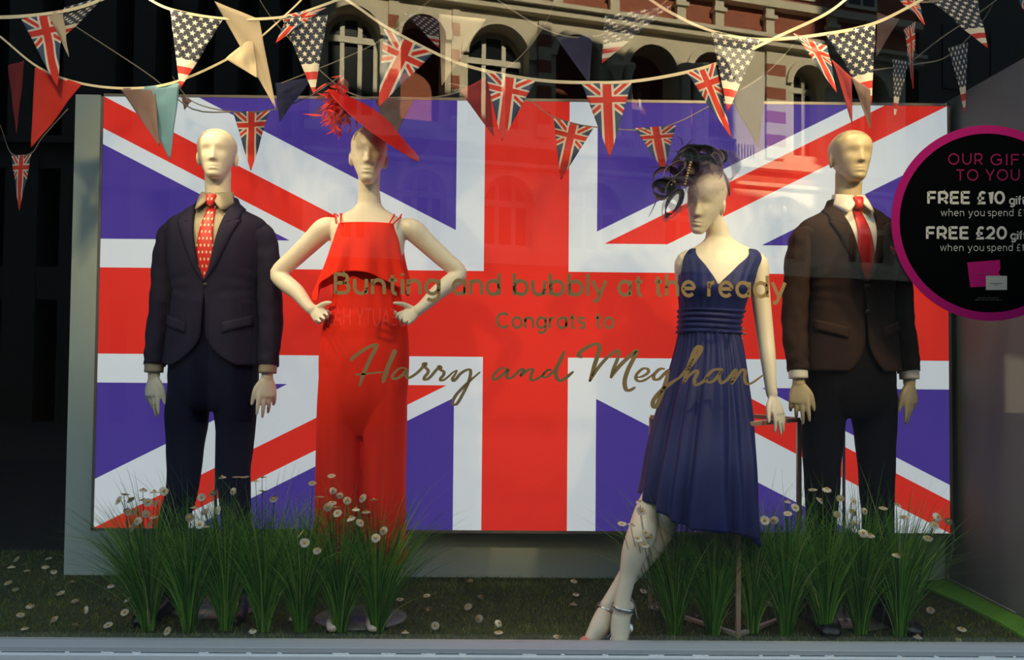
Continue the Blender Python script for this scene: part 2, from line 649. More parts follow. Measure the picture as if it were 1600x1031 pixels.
# window frame: grey sill bar, pale ledge
GREY_FRAME = mat('grey_aluminium_frame', (0.34, 0.37, 0.39), rough=0.6)
PALE_FRAME = mat('pale_aluminium_ledge', (0.60, 0.65, 0.67), rough=0.4)
bm = B()
box(bm, (-7, 2.615, 0.0225), (4, YG + 0.02, 0.0410))
struct('trim_1', bm, GREY_FRAME, bevel=0.003)
bm = B()
box(bm, (-7, 2.600, -0.0005), (4, YG - 0.005, 0.0205))
struct('trim_2', bm, PALE_FRAME, bevel=0.003)
bm = B()
box(bm, (-7, 2.61, -0.55), (4, YG, -0.003))
struct('trim_3', bm, mat('dark_grey_stall_riser', (0.12, 0.135, 0.145), rough=0.5))
rnd = random.Random(9)
bm = B()
for i in range(26):
    x = -1.9 + i * 0.15 + rnd.uniform(-0.05, 0.05)
    l = rnd.uniform(0.01, 0.06)
    loft(bm, [[V((x + q, 2.6145, 0.0220 + 0.0022 * math.sin(k * PI / 2) + 0.001 * math.sin(q * 300))) + V((0, 0.001 * math.cos(k * PI / 2), 0)) for k in range(4)] for q in [l * j / 6 for j in range(7)]])
tag(build('sealant_bead', bm, mat('white_sealant', (0.75, 0.75, 0.74), rough=0.5)), 'broken flecks of white sealant along the joint under the grey frame', 'sealant', kind='stuff')

# glass
mt, nt, b = new_mat('window_glass')
nt.nodes.remove(b)
lw = nt.nodes.new('ShaderNodeLayerWeight'); lw.inputs['Blend'].default_value = 0.5
E.nt = nt
fc = E(lw.outputs['Facing'])
fac = E.op('POWER', fc, 4.0) * 0.4 + 0.052
tr = nt.nodes.new('ShaderNodeBsdfTransparent'); tr.inputs[0].default_value = (0.97, 0.985, 0.975, 1)
gl = nt.nodes.new('ShaderNodeBsdfGlossy'); gl.inputs['Roughness'].default_value = 0.0
ms = nt.nodes.new('ShaderNodeMixShader')
nt.links.new(fac.s, ms.inputs[0]); nt.links.new(tr.outputs[0], ms.inputs[1]); nt.links.new(gl.outputs[0], ms.inputs[2])
nt.links.new(ms.outputs[0], nt.nodes['Material Output'].inputs['Surface'])
bm = B(); box(bm, (-6.9, YG - 0.003, 0.041), (3.9, YG + 0.003, 3.25))
struct('window_1', bm, mt)

# shop front above and beside, seen by nobody but it keeps the sun off the display
STONE_D = mat('shop_front_stone', (0.25, 0.24, 0.22), rough=0.9)
bm = B(); box(bm, (-16, YG - 0.15, 3.26), (20, YG + 3, 12.4)); box(bm, (10.8, YG - 0.15, 12.4), (14.2, YG + 3, 13.6)); box(bm, (-16, YG - 0.15, 12.4), (0.6, YG + 3, 18.5)); box(bm, (0.6, YG - 0.15, 12.4), (5.4, YG + 3, 14.3)); box(bm, (5.4, YG - 0.15, 12.4), (10.8, YG + 3, 16.3)); box(bm, (14.2, YG - 0.15, 12.4), (28, YG + 3, 22.0)); box(bm, (-16, YG - 0.15, -0.55), (-7.0, YG + 3, 3.26)); box(bm, (4.1, YG - 0.15, -0.55), (20, YG + 3, 3.26))  # unseen; stepped skyline shaped to throw sun patches on the facade opposite
box(bm, (-7.0, YG + 0.6, 3.4), (4.1, YG + 6.5, 3.6)); struct('wall_shop_front_sun_mask', bm, STONE_D)
bm = B(); box(bm, (-40, -30, -0.60), (40, 2.6, -0.55))
struct('floor_street', bm, mat('asphalt', (0.045, 0.045, 0.05), rough=0.9, bump=0.5, bscale=90))

# ---------------------------------------------------------------- lightbox with the union flag
lb = empty('flag_lightbox', (0.02, 3.50, 0.237))
tag(lb, 'large wide lightbox printed with the union flag, hung on the backing wall', 'lightbox')
FX0, FX1, FZ0, FZ1 = P(146, 820, 3.45).x - 0.02, P(1485, 832, 3.45).x - 0.02, 0.0, 1.865
FLAG = union_flag_mat('lightbox_flag_print', (0.085, 0.050, 0.36), (0.84, 0.035, 0.022), (0.78, 0.84, 0.90), emit=0.62, body=0.30)
bm = B()
nx, nz = 60, 30
pts, uvs = [], []
for i in range(nz + 1):
    r, ur = [], []
    for k in range(nx + 1):
        u, v = k / nx, i / nz
        dy = 0.0035 * noise.noise(V((u * 9 + v * 5, v * 7 - u * 3, 1.0))) * min(1, 12 * min(u, 1 - u, v, 1 - v) * 1)
        r.append(V((FX0 + (FX1 - FX0) * u, -0.047 + dy, FZ0 + (FZ1 - FZ0) * v)))
        ur.append((u * 2 - 1, v - 0.5))
    pts.append(r); uvs.append(ur)
grid(bm, pts, uvs)
build('flag_print', bm, FLAG, lb)
bm = B()
e = 0.012
box(bm, (FX0 - e, -0.05, FZ0 - e), (FX0, 0.075, FZ1 + e)); box(bm, (FX1, -0.05, FZ0 - e), (FX1 + e, 0.075, FZ1 + e))
box(bm, (FX0 - e, -0.05, FZ0 - e), (FX1 + e, 0.075, FZ0)); box(bm, (FX0 - e, -0.05, FZ1), (FX1 + e, 0.075, FZ1 + e))
box(bm, (FX0, 0.05, FZ0), (FX1, 0.075, FZ1))
build('lightbox_frame', bm, mat('dull_aluminium', (0.22, 0.20, 0.18), rough=0.4, metal=0.5), lb, smooth=False)
bm = B()
cab = [P(1488, 818, 3.5), P(1500, 822, 3.5), P(1512, 845, 3.5), P(1503, 868, 3.52), P(1497, 890, 3.54), P(1503, 912, 3.54), P(1518, 925, 3.5), P(1545, 938, 3.3), P(1600, 962, 3.08)]
cab = [V((min(p.x, XR - 0.008), p.y, max(p.z, 0.018))) for p in cab]
tube(bm, [(*(p - V((0.02, 3.50, 0.237))), 0.005) for p in cab], 8)
tag(build('power_cable', bm, mat('grey_cable', (0.30, 0.30, 0.28), rough=0.5), lb), 'grey cable trailing from the right edge')

# bronze cube frame the dress mannequin perches on
ct = V((0.865, 3.12, 0)); S = 0.40; a0 = math.radians(-6)
fr = empty('bronze_frame_stool', ct)
tag(fr, 'open bronze tube cube frame under the navy dress mannequin', 'stool')
cs = [V((math.cos(a0 + k * PI / 2), math.sin(a0 + k * PI / 2), 0)) * S * 0.707 for k in range(4)]
for k in range(4):
    p, q = cs[k], cs[(k + 1) % 4]
    bm = B(); bar(bm, p + V((0, 0, 0.002)), p + V((0, 0, 0.752)), 0.017); build('leg', bm, BRONZE, fr, smooth=False, bevel=0.002)
    bm = B(); bar(bm, p + V((0, 0, 0.752)), q + V((0, 0, 0.752)), 0.017); build('seat_rail', bm, BRONZE, fr, smooth=False, bevel=0.002)
    bm = B(); bar(bm, p + V((0, 0, 0.012)), q + V((0, 0, 0.012)), 0.015); build('floor_rail', bm, mat('bronze_white_sheen', (0.62, 0.52, 0.42), rough=0.3, metal=0.5), fr, smooth=False, bevel=0.002)  # floor rails paler: the white they reflect is put into their colour

# ---------------------------------------------------------------- bunting
UNION, STARS = union_pennant_mat(), stars_pennant_mat()
CREAM = mat('cream_pennant_cloth', (0.62, 0.52, 0.38), rough=0.8, trans=0.3)
PLAINRED = mat('red_pennant_cloth', (0.72, 0.035, 0.02), rough=0.8, trans=0.25)
MAROON = mat('deep_red_pennant_cloth', (0.30, 0.012, 0.015), rough=0.8, trans=0.3)
SKYBLUE = mat('pale_blue_pennant_cloth', (0.13, 0.30, 0.42), rough=0.8, trans=0.3, vary=0.2, vscale=18)
NAVYP = mat('navy_pennant_cloth', (0.02, 0.025, 0.09), rough=0.8, trans=0.2)
MAUVE = mat('mauve_pennant_cloth', (0.30, 0.20, 0.19), rough=0.8, trans=0.5)
DIMTAPE = mat('dimmed_bunting_tape', (0.26, 0.23, 0.18), rough=0.9)  # cream tape again, dimness of the back strings put into its colour
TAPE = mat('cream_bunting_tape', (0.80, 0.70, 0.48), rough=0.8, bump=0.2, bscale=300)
KIND = {'U': (UNION, 'union flag pennant'), 'S': (STARS, 'stars and stripes pennant'), 'C': (CREAM, 'plain cream pennant'), 'R': (PLAINRED, 'plain bright red pennant'), 'M': (MAROON, 'plain dark red pennant'),
        'B': (SKYBLUE, 'pale blue pennant'), 'N': (NAVYP, 'plain navy pennant'), 'V': (MAUVE, 'plain mauve pennant')}
rs = random.Random(12)


def bunting(label, path, flags, D, tape_h=0.013):
    """path: pixel points of the tape; flags: (kind, (ax,ay), (bx,by), (tx,ty)); D: depth or (left depth, right depth)"""
    if not isinstance(D, tuple): D = (D, D)
    xa, xb = path[0][0], path[-1][0]

    def dep(x): return D[0] + (D[1] - D[0]) * max(0, min(1, (x - xa) / (xb - xa)))
    c = P(path[len(path) // 2][0], path[len(path) // 2][1], dep(path[len(path) // 2][0]))
    root = empty('bunting', c)
    tag(root, label, 'bunting', 'strings of bunting')
    w = [P(x, y, dep(x)) - c for x, y in path]
    w = [V(p) for p in cat([list(v) for v in w], 8)]
    bm = B()
    rings = []
    for i, p in enumerate(w):
        tw = 0.5 * noise.noise(V((i * 0.09, D[0] * 7, 0)))
        u = V((0, math.sin(tw), math.cos(tw))) * tape_h / 2
        n_ = V((0, math.cos(tw), -math.sin(tw))) * 0.0012
        rings.append([p + u + n_, p + u - n_, p - u - n_, p - u + n_])
    loft(bm, rings)
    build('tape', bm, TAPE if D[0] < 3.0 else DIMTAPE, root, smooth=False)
    for kind, a, b_, t_ in flags:
        A, Bq = P(*a, dep(a[0])) - c, P(*b_, dep(b_[0])) - c
        T = P(*t_, dep((a[0] + b_[0]) / 2) + rs.uniform(-0.02, 0.03)) - c
        ratio = ((A + Bq) / 2 - T).length / (A - Bq).length
        nrm = (Bq - A).cross(T - A).normalized()
        sd = rs.uniform(0, 50)
        bm = B()
        lay = bm.loops.layers.uv.verify()
        N_ = 16
        vs, uv = [], []
        asp = 1.5
        for i in range(N_ + 1):
            v = i / N_
            r, ur = [], []
            for k in range(N_ + 1):
                u = k / N_
                e_ = 0.985 * v
                p = (A * (1 - u) + Bq * u) * (1 - e_) + T * e_
                amp = 0.010 * math.sin(PI * min(1, v * 1.1)) * (1 - v * 0.4)
                p = p + nrm * amp * (noise.noise(V((u * 1.6 + sd, v * 2.2, 0))) * 1.6) + nrm * 0.0015 * math.sin(u * 9 + v * 14 + sd) * (1 - v)
                r.append(p); ur.append(((u - 0.5) * (1 - e_), v * asp))
            vs.append([bm.verts.new(x) for x in r]); uv.append(ur)
        for i in range(N_):
            for k in range(N_):
                f = bm.faces.new((vs[i][k], vs[i][k + 1], vs[i + 1][k + 1], vs[i + 1][k]))
                for l, (p_, q_) in zip(f.loops, ((i, k), (i, k + 1), (i + 1, k + 1), (i + 1, k))): l[lay].uv = uv[p_][q_]
        m_, lab = KIND[kind]
        tag(build('pennant', bm, m_, root, solid=0.0012), lab)
    return root


bunting('bunting string at upper left with union flag and folded stars and stripes pennants', [(-60, 22), (0, 27), (70, 22), (130, 10), (185, -12)],
        [('U', (33, 30), (101, 15), (90, 137)), ('S', (168, -8), (100, 12), (93, 64)), ('C', (74, 20), (97, 16), (108, 90))], 2.90, 0.013)
bunting('cream tape bunting across upper left with stars and stripes and cream pennants', [(225, -6), (268, 15), (350, 29), (440, 27), (500, 10), (560, -14)],
        [('S', (266, 14), (348, 31), (281, 140)), ('C', (335, 2), (405, 30), (432, 172)), ('S', (440, 27), (512, 24), (491, 150)), ('C', (352, 92), (395, 55), (402, 122)), ('U', (450, 22), (510, 12), (430, 68))], (2.90, 2.98), 0.010)
bunting('bunting string dipping at left with red and pale blue pennants', [(-40, 30), (0, 57), (60, 105), (125, 130), (205, 138), (280, 126), (380, 78), (450, 20), (480, -10)],
        [('R', (55, 105), (128, 132), (48, 232)), ('V', (187, 138), (242, 137), (250, 230)), ('B', (209, 137), (281, 130), (266, 251))], 2.96, 0.009)
bunting('thin dark bunting string low at the far left with a small union pennant', [(-30, 130), (0, 195), (18, 240), (48, 240), (66, 215), (106, 170)],
        [('U', (18, 243), (49, 241), (30, 330)), ('M', (12, 102), (38, 95), (26, 210))], 3.35, 0.006)
bunting('long bunting string across the middle with four union flag pennants', [(520, -14), (560, 12), (610, 46), (700, 92), (765, 112), (840, 125), (910, 129), (990, 127), (1080, 111), (1150, 88), (1220, 55), (1290, 22), (1330, -8)],
        [('U', (600, 45), (678, 82), (591, 168)), ('S', (640, 34), (684, 66), (683, 62)) if False else ('C', (686, 22), (760, 30), (690, 135)), ('U', (757, 110), (836, 127), (784, 222)), ('M', (718, 142), (763, 118), (772, 214)),
         ('U', (909, 131), (987, 129), (953, 247)), ('U', (1073, 114), (1118, 98), (1143, 216))], (2.98, 2.89), 0.012)
bunting('bright bunting string at upper right with two large stars and stripes pennants', [(1000, -12), (1045, 18), (1110, 48), (1190, 62), (1290, 53), (1370, 35), (1450, -6)],
        [('S', (1111, 49), (1188, 62), (1137, 176)), ('U', (1240, 52), (1292, 72), (1308, 146)), ('S', (1290, 54), (1368, 37), (1362, 163)), ('M', (1299, 92), (1330, 120), (1332, 196)), ('V', (1330, 120), (1360, 140), (1360, 205))], 2.91, 0.012)
bunting('dark thin bunting string behind with union pennants over the flag centre', [(700, 130), (815, 152), (865, 183), (935, 199), (1030, 200), (1110, 165), (1190, 120), (1240, 70)],
        [('U', (865, 184), (928, 199), (876, 282)), ('U', (992, 200), (1056, 196), (1037, 268)), ('N', (1140, 150), (1200, 110), (1185, 232))], 3.30, 0.005)
bunting('thin bunting string sagging behind the red hat with a mauve pennant', [(400, -10), (430, 35), (500, 110), (560, 150), (650, 154), (720, 142), (800, 100), (850, 40), (870, -10)],
        [('N', (430, 130), (490, 120), (437, 190)), ('V', (585, 152), (648, 154), (612, 222)), ('S', (632, 20), (686, 30), (686, 76))], 3.30, 0.006)
bunting('dim bunting string at top centre with a folded stars and stripes pennant', [(760, -12), (850, 45), (920, 58), (1000, 30), (1060, -14)],
        [('N', (868, 58), (926, 56), (921, 132)), ('S', (1050, 8), (945, 24), (940, 100))], 3.15, 0.006)
bunting('thin bunting strands at the far upper right with dim stars and stripes pennants', [(1360, 110), (1432, 100), (1480, 88), (1530, 40), (1560, -10)],
        [('S', (1395, 92), (1420, 96), (1397, 190)), ('S', (1482, 74), (1512, 66), (1508, 180)), ('U', (1412, 46), (1430, 34), (1427, 141)), ('V', (1370, 20), (1405, 30), (1369, 90))], 3.32, 0.005)
bunting('bunting string at the top right corner with a tilted stars and stripes pennant', [(1380, -16), (1430, 2), (1475, 0), (1525, -6), (1580, -14)],
        [('U', (1400, -6), (1432, -4), (1446, 40)), ('S', (1452, 0), (1526, -6), (1544, 76)), ('U', (1585, -14), (1625, -14), (1602, 20))], 3.05, 0.008)
bunting('thin bunting string behind the head of the navy suited mannequin with a union pennant', [(270, 120), (300, 158), (360, 174), (424, 172), (480, 152), (530, 120)],
        [('U', (364, 175), (422, 173), (392, 268)), ('V', (283, 148), (300, 158), (288, 172))], 3.34, 0.005)
for k, (pth, lab) in enumerate((([(100, 30), (170, 75), (240, 122), (300, 170), (360, 175)], 'bare thin tape crossing behind the pale blue pennant at left'),
                                ([(440, 130), (540, 90), (600, 60), (650, 20), (680, -8)], 'bare thin tape rising to the right behind the mannequin with the red hat'),
                                ([(1420, 100), (1470, 60), (1530, 20), (1570, -10)], 'bare thin tape rising steeply near the top right corner'))):
    c = P(*pth[2], 3.25)
    bm = B()
    tube(bm, [(*(P(*p, 3.25) - c), 0.0028) for p in pth], 6)
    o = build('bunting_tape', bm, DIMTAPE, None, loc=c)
    tag(o, lab, 'tape', 'bare bunting tapes')
# ---------------------------------------------------------------- body parts
def head(bm, pos, H=0.21, yaw=0.0, pitch=0.0, roll=0.0, female=False):
    """egg-shaped mannequin head; pos = centre of the head; face towards -Y"""
    R = Matrix.Rotation(yaw, 3, 'Z') @ Matrix.Rotation(roll, 3, 'Y') @ Matrix.Rotation(pitch, 3, 'X')
    W = [(0, 0.018), (0.03, 0.026), (0.1, 0.035), (0.2, 0.046), (0.32, 0.057), (0.45, 0.066), (0.6, 0.0725), (0.74, 0.0715), (0.86, 0.058), (0.94, 0.040), (0.985, 0.02), (1.0, 0.006)]
    if female: W = [(t, w * (0.93 if t > 0.35 else 0.86 + 0.2 * t)) for t, w in W]
    Fr = [(0, 0.066), (0.03, 0.076), (0.1, 0.084), (0.2, 0.085), (0.32, 0.086), (0.45, 0.088), (0.6, 0.091), (0.74, 0.088), (0.86, 0.070), (0.94, 0.045), (0.985, 0.018), (1.0, 0.005)]
    Bk = [(0, -0.030), (0.03, -0.020), (0.1, 0.0), (0.2, 0.035), (0.32, 0.070), (0.45, 0.092), (0.6, 0.103), (0.74, 0.102), (0.86, 0.086), (0.94, 0.060), (0.985, 0.030), (1.0, 0.012)]
    rings = []
    rows, seg = 110, 112
    for i in range(rows + 1):
        t = i / rows
        t = 0.5 - 0.5 * math.cos(PI * t)
        w, f, b_ = tab(W, t)[0], tab(Fr, t)[0], tab(Bk, t)[0]
        cy, ry = (b_ - f) / 2, (b_ + f) / 2
        ring = []
        for k in range(seg):
            a = 2 * PI * k / seg
            s, c = math.sin(a), math.cos(a)
            e = 2 / 2.15
            x = w * math.copysign(abs(s) ** e, s)
            y = cy - ry * math.copysign(abs(c) ** e, c)
            z = (t - 0.5) * H
            if c > 0:
                fr = min(1, c * 1.6)
                g = lambda u, m_, q: math.exp(-((u - m_) / q) ** 2)
                # nose
                if t < 0.62:
                    hgt = max(0.0, min(1.0, (0.60 - t) / 0.28)) ** 1.15
                    end = 1 / (1 + math.exp(-(t - 0.315) / 0.008))
                    wid = 0.0075 + 0.006 * max(0, min(1, (0.5 - t) / 0.16))
                    d = 0.0225 * hgt * end * g(x, 0, wid)
                    y -= d
                # sockets and brow
                y += 0.0055 * fr * (g(x, 0.029, 0.018) + g(x, -0.029, 0.018)) * g(t, 0.515, 0.060)
                y -= 0.0018 * fr * g(t, 0.615, 0.045) * g(x, 0, 0.05)
                # cheeks
                y -= 0.003 * (g(x, 0.036, 0.018) + g(x, -0.036, 0.018)) * g(t, 0.37, 0.07)
                # lips
                lw = g(x, 0, 0.019)
                y -= lw * (0.0052 * g(t, 0.222, 0.016) + 0.0056 * g(t, 0.168, 0.018))
                y += lw * 0.0035 * g(t, 0.196, 0.008)
                y += 0.0035 * g(x, 0, 0.022) * g(t, 0.125, 0.02)
                y -= 0.004 * g(x, 0, 0.02) * g(t, 0.06, 0.035)
            ring.append(V(pos) + R @ V((x, y, z)))
        rings.append(ring)
    loft(bm, rings)
    for sgn in (-1, 1):
        wd = 0.068 * (0.93 if female else 1)
        Rr = R @ Matrix.Rotation(sgn * 0.35, 3, 'Z') @ Matrix.Rotation(0.15, 3, 'X')
        ell(bm, V(pos) + R @ V((sgn * wd * 1.02, 0.014, -0.014)), (0.0080, 0.015, 0.028), 12, Rr)
    return R


def hand(bm, W, d, t, curl=(0.25, 0.35, 0.4, 0.5), size=1.0, thumb=(0.75, 0.35, 0.25), spread=0.05):
    """W wrist, d finger direction, t towards thumb; palm normal = n"""
    W, d, t = V(W), V(d).normalized(), V(t)
    t = (t - d * t.dot(d)).normalized()
    n = thumb_n = d.cross(t).normalized() * (1 if size > 0 else -1)
    s = abs(size)
    pl = 0.082 * s
    pts = [(W - d * 0.02 * s, 0.021, 0.017), (W + d * 0.01 * s, 0.023, 0.016), (W + d * pl * 0.5, 0.034, 0.0145), (W + d * pl * 0.9, 0.037, 0.0115)]
    tube(bm, [(*p, a * s, b * s) for p, a, b in pts], 20, ref=t, n=3)
    base = (0.0275, 0.0095, -0.009, -0.0265)
    ln = (0.074, 0.082, 0.077, 0.060)
    for i in range(4):
        b = W + d * (pl * (0.88 - 0.05 * abs(i - 1))) + t * base[i] * s
        dir_ = (d + t * (1.2 - i) * spread).normalized()
        pp = [(b - dir_ * 0.02 * s)]
        pp.append(b)
        ang = 0
        c = b.copy()
        for k, fr in enumerate((0.44, 0.31, 0.25)):
            ang += curl[i] * (1.0, 1.2, 0.7)[k]
            dd = (dir_ * math.cos(ang) + n * math.sin(ang)).normalized()
            c = c + dd * ln[i] * fr * s
            pp.append(c.copy())
        rr = (0.0088, 0.0088, 0.0080, 0.0070, 0.0052)
        tube(bm, [(*p, r * s) for p, r in zip(pp, rr)], 12, n=3)
    b = W + d * 0.018 * s + t * 0.016 * s
    td = (d * thumb[0] + t * thumb[1] + n * thumb[2]).normalized()
    k1 = b + (td * 0.8 + t * 0.35).normalized() * 0.036 * s
    k2 = k1 + td * 0.034 * s
    k3 = k2 + (td + d * 0.35).normalized() * 0.026 * s
    tube(bm, [(*b, 0.012 * s), (*k1, 0.0115 * s), (*k2, 0.0092 * s), (*k3, 0.0062 * s)], 12, n=3)


def folds(seed, amp, fx=3.0, fz=4.0):
    def f(t, s):
        return amp * noise.noise(V((math.cos(t) * fx + seed, math.sin(t) * fx, s * fz)))
    return f


# ---------------------------------------------------------------- suited mannequins
JT = [(0.92, 0.178, 0.126, 0, 0), (0.98, 0.177, 0.125, 0, 0), (1.06, 0.172, 0.121, 0, 0), (1.15, 0.160, 0.114, 0, 0), (1.24, 0.156, 0.113, 0, 0), (1.33, 0.172, 0.122, 0, 0),
      (1.40, 0.182, 0.122, 0, 0), (1.455, 0.190, 0.114, 0, 0.002), (1.495, 0.186, 0.098, 0, 0.006), (1.520, 0.160, 0.084, 0, 0.01), (1.540, 0.118, 0.074, 0, 0.012), (1.556, 0.088, 0.069, 0, 0.014), (1.575, 0.066, 0.062, 0, 0.014), (1.60, 0.060, 0.058, 0, 0.014)]
BT = [(0.80, 0.150, 0.105, 0, 0), (0.95, 0.155, 0.105, 0, 0), (1.15, 0.135, 0.095, 0, 0), (1.35, 0.155, 0.105, 0, 0), (1.44, 0.165, 0.095, 0, 0), (1.49, 0.155, 0.08, 0, 0.006), (1.52, 0.10, 0.065, 0, 0.01), (1.56, 0.052, 0.052, 0, 0.014), (1.60, 0.049, 0.050, 0, 0.012)]


def suit_man(root, skin, suit, trouser, shirt, tie, head_yaw, legs, zb, dotted=False, open_low=0.0, shoe_turn=0.2, hem_cut=0.10, pocket_square=False, buttons=1, head_roll=0.0):
    # --- body, one skin
    bm = B()
    torso(bm, BT, 0.88, 1.59)
    tube(bm, [(0, 0.014, 1.52, 0.055), (0, 0.012, 1.58, 0.050), (0, 0.006, 1.64, 0.048), (0, 0.0, 1.70, 0.050)], 28)
    head(bm, (0, -0.012, 1.760), 0.205, head_yaw, 0.0, head_roll)
    sh = []
    for s in (-1, 1):
        arm = [(s * 0.15, 0.005, 1.46, 0.05), (s * 0.19, 0.01, 1.38, 0.045), (s * 0.208, 0.015, 1.25, 0.038), (s * 0.216, 0.008, 1.13, 0.036), (s * 0.217, -0.012, 1.03, 0.031), (s * 0.215, -0.03, 0.94, 0.023), (s * 0.215, -0.034, 0.90, 0.022)]
        tube(bm, arm, 18)
        hand(bm, (s * 0.215, -0.034, 0.905), (s * 0.02 - 0.0, -0.10, -1), (-s * 0.92, -0.45, 0), curl=(0.04, 0.12, 0.26, 0.40), size=s * 1.03, thumb=(0.98, 0.26, 0.20), spread=0.07)
        lx = legs[0] if s < 0 else legs[1]
        tube(bm, [(s * 0.085, 0, 0.86, 0.060), (s * 0.03 + lx[0] * 0.7, 0, 0.70, 0.050), (lx[0], -0.01, 0.52, 0.048), (lx[1] * 0.97, 0.01, 0.34, 0.045), (lx[1], 0.015, 0.12, 0.032), (lx[1], 0.01, 0.07, 0.036)], 18)
        tube(bm, [(lx[1], 0.03, 0.05, 0.033), (lx[1] + s * 0.02, -0.06, 0.04, 0.03), (lx[1] + s * 0.03, -0.13, 0.03, 0.025)], 14)
    remeshed('mannequin_body', bm, 0.0038, 3, skin, root)

    # --- trousers
    bm = B()
    loft(bm, [[surf([(0.76, 0.10, 0.08, 0, 0), (0.80, 0.150, 0.106, 0, 0), (0.88, 0.168, 0.118, 0, 0), (0.96, 0.168, 0.118, 0, 0), (1.04, 0.162, 0.114, 0, 0), (1.15, 0.155, 0.108, 0, 0), (1.22, 0.150, 0.106, 0, 0)], 0.77 + 0.45 * i / 20, 2 * PI * k / 40) for k in range(40)] for i in range(21)])
    for s in (-1, 1):
        lx = legs[0] if s < 0 else legs[1]
        tube(bm, [(s * 0.083, 0, 0.90, 0.084, 0.10), (s * 0.045 + lx[0] * 0.5, -0.002, 0.76, 0.079, 0.088), (lx[0] * 0.97, -0.006, 0.62, 0.068, 0.075), (lx[0], -0.01, 0.48, 0.059, 0.066), (lx[1] * 0.98, 0.002, 0.30, 0.053, 0.063), (lx[1], 0.008, 0.13, 0.050, 0.062), (lx[1], 0.0, 0.065, 0.050, 0.066)],
             40, ref=(1, 0, 0), n=8, cap=False, flat=True, fold=folds(s * 3.1 + zb * 9, 0.09, 1.6, 9))
    remeshed('trousers', bm, 0.006, 4, trouser, root)

    # --- jacket shell with slit, sleeves
    bm = B()
    rows, cols = 70, 96

    def edge(z, side):
        if z >= zb:
            t = (z - zb) / (1.572 - zb)
            x = 0.006 + 0.060 * t ** 0.9
        else:
            t = (zb - z) / (zb - 0.93)
            x = open_low * t + hem_cut * max(0, (t - 0.55) / 0.45) ** 2.2 + 0.002
        return x * side - (0.010 * (1 - min(1, abs(z - zb) / 0.06)) * side)
    pts = []
    for i in range(rows + 1):
        z = 0.945 + (1.572 - 0.945) * i / rows
        pa = phi_of(JT, z, edge(z, 1))
        pb = phi_of(JT, z, edge(z, -1)) + 2 * PI
        r = []
        for k in range(cols + 1):
            ph = pa + (pb - pa) * k / cols
            off = 0.004 + 0.005 * math.exp(-((ph - pa) / 0.5) ** 2)
            x_ = math.sin(ph)
            # pull creases that fan from the button, and a soft drape
            dz = z - zb
            cr_ = math.exp(-(dz / 0.08) ** 2) * 0.0018 * math.cos(dz * 130 * (0.4 + abs(x_))) * (1 if math.cos(ph) > 0 else 0) * min(1, abs(x_) * 3)
            off += cr_ + 0.004 * noise.noise(V((math.sin(ph) * 2.5, math.cos(ph) * 2.5 + zb * 7, z * 5)))
            off += 0.008 * max(0, (1.02 - z) / 0.08) * 0.6
            r.append(surf(JT, z, ph, off))
        pts.append(r)
    grid(bm, pts)
    for s in (-1, 1):
        sl = [(s * 0.135, 0.006, 1.455, 0.058, 0.070), (s * 0.166, 0.008, 1.442, 0.056, 0.067), (s * 0.189, 0.012, 1.385, 0.049, 0.062), (s * 0.198, 0.015, 1.30, 0.046, 0.057), (s * 0.206, 0.016, 1.20, 0.045, 0.053),
              (s * 0.211, 0.010, 1.12, 0.044, 0.051), (s * 0.214, -0.008, 1.04, 0.041, 0.047), (s * 0.215, -0.024, 0.975, 0.038, 0.043), (s * 0.216, -0.031, 0.943, 0.037, 0.042)]
        sl2 = [(*p[:3], p[3], p[4]) for p in sl]
        tube(bm, sl2, 36, ref=(1, 0, 0), n=7, cap=False, fold=folds(s * 2.2 + zb * 5, 0.13, 1.5, 16))
        p = sl[0]
    jk = build('jacket', bm, suit, root, solid=0.004)

    # lapels and collar, draped on the jacket
    for s in (-1, 1):
        bm = B()
        rows2, cols2 = 44, 6
        pts = []
        for i in range(rows2 + 1):
            t = i / rows2
            z = zb + 0.004 + (1.572 - zb - 0.004) * t
            x0 = abs(edge(z, 1)) - 0.001
            if t < 0.70: w = 0.066 * (t / 0.70) ** 0.75
            elif t < 0.73: w = 0.066 - 0.026 * (t - 0.70) / 0.03
            elif t < 0.80: w = 0.040 + 0.014 * (t - 0.73) / 0.07
            else: w = 0.054 - 0.02 * (t - 0.80) / 0.20
            r = []
            for k in range(cols2 + 1):
                q = k / cols2
                x = (x0 + w * q) * s
                zz = z + 0.0 * q + (0.022 * q * min(1, t * 2) if t < 0.715 else -0.004 * q)
                zz = min(zz, 1.575)
                lift = 0.010 + (0.005 if s > 0 else 0.002) + 0.004 * math.sin(PI * q) - (0.002 if k == cols2 else 0)
                r.append(surf(JT, zz, phi_of(JT, zz, x), lift))
            pts.append(r)
        grid(bm, pts)
        build('lapel', bm, suit, jk, solid=0.003)
    # jacket collar round the back of the neck
    bm = B()
    rg = []
    for j in range(5):
        q = j / 4
        rg.append([V((math.sin(a) * (0.072 + 0.016 * q), 0.016 - math.cos(a) * (0.066 + 0.014 * q), 1.597 - 0.040 * q)) for a in [math.radians(62 + (298 - 62) * k / 30) for k in range(31)]])
    grid(bm, rg)
    build('jacket_collar', bm, suit, jk, solid=0.004)
    for b in range(buttons):
        z = zb - 0.004 - 0.095 * b
        p = surf(JT, z, phi_of(JT, z, 0.004), 0.013)
        bm = B()
        ell(bm, p, (0.0085, 0.004, 0.0085), 10)
        build('jacket_button', bm, BUTTON, jk)
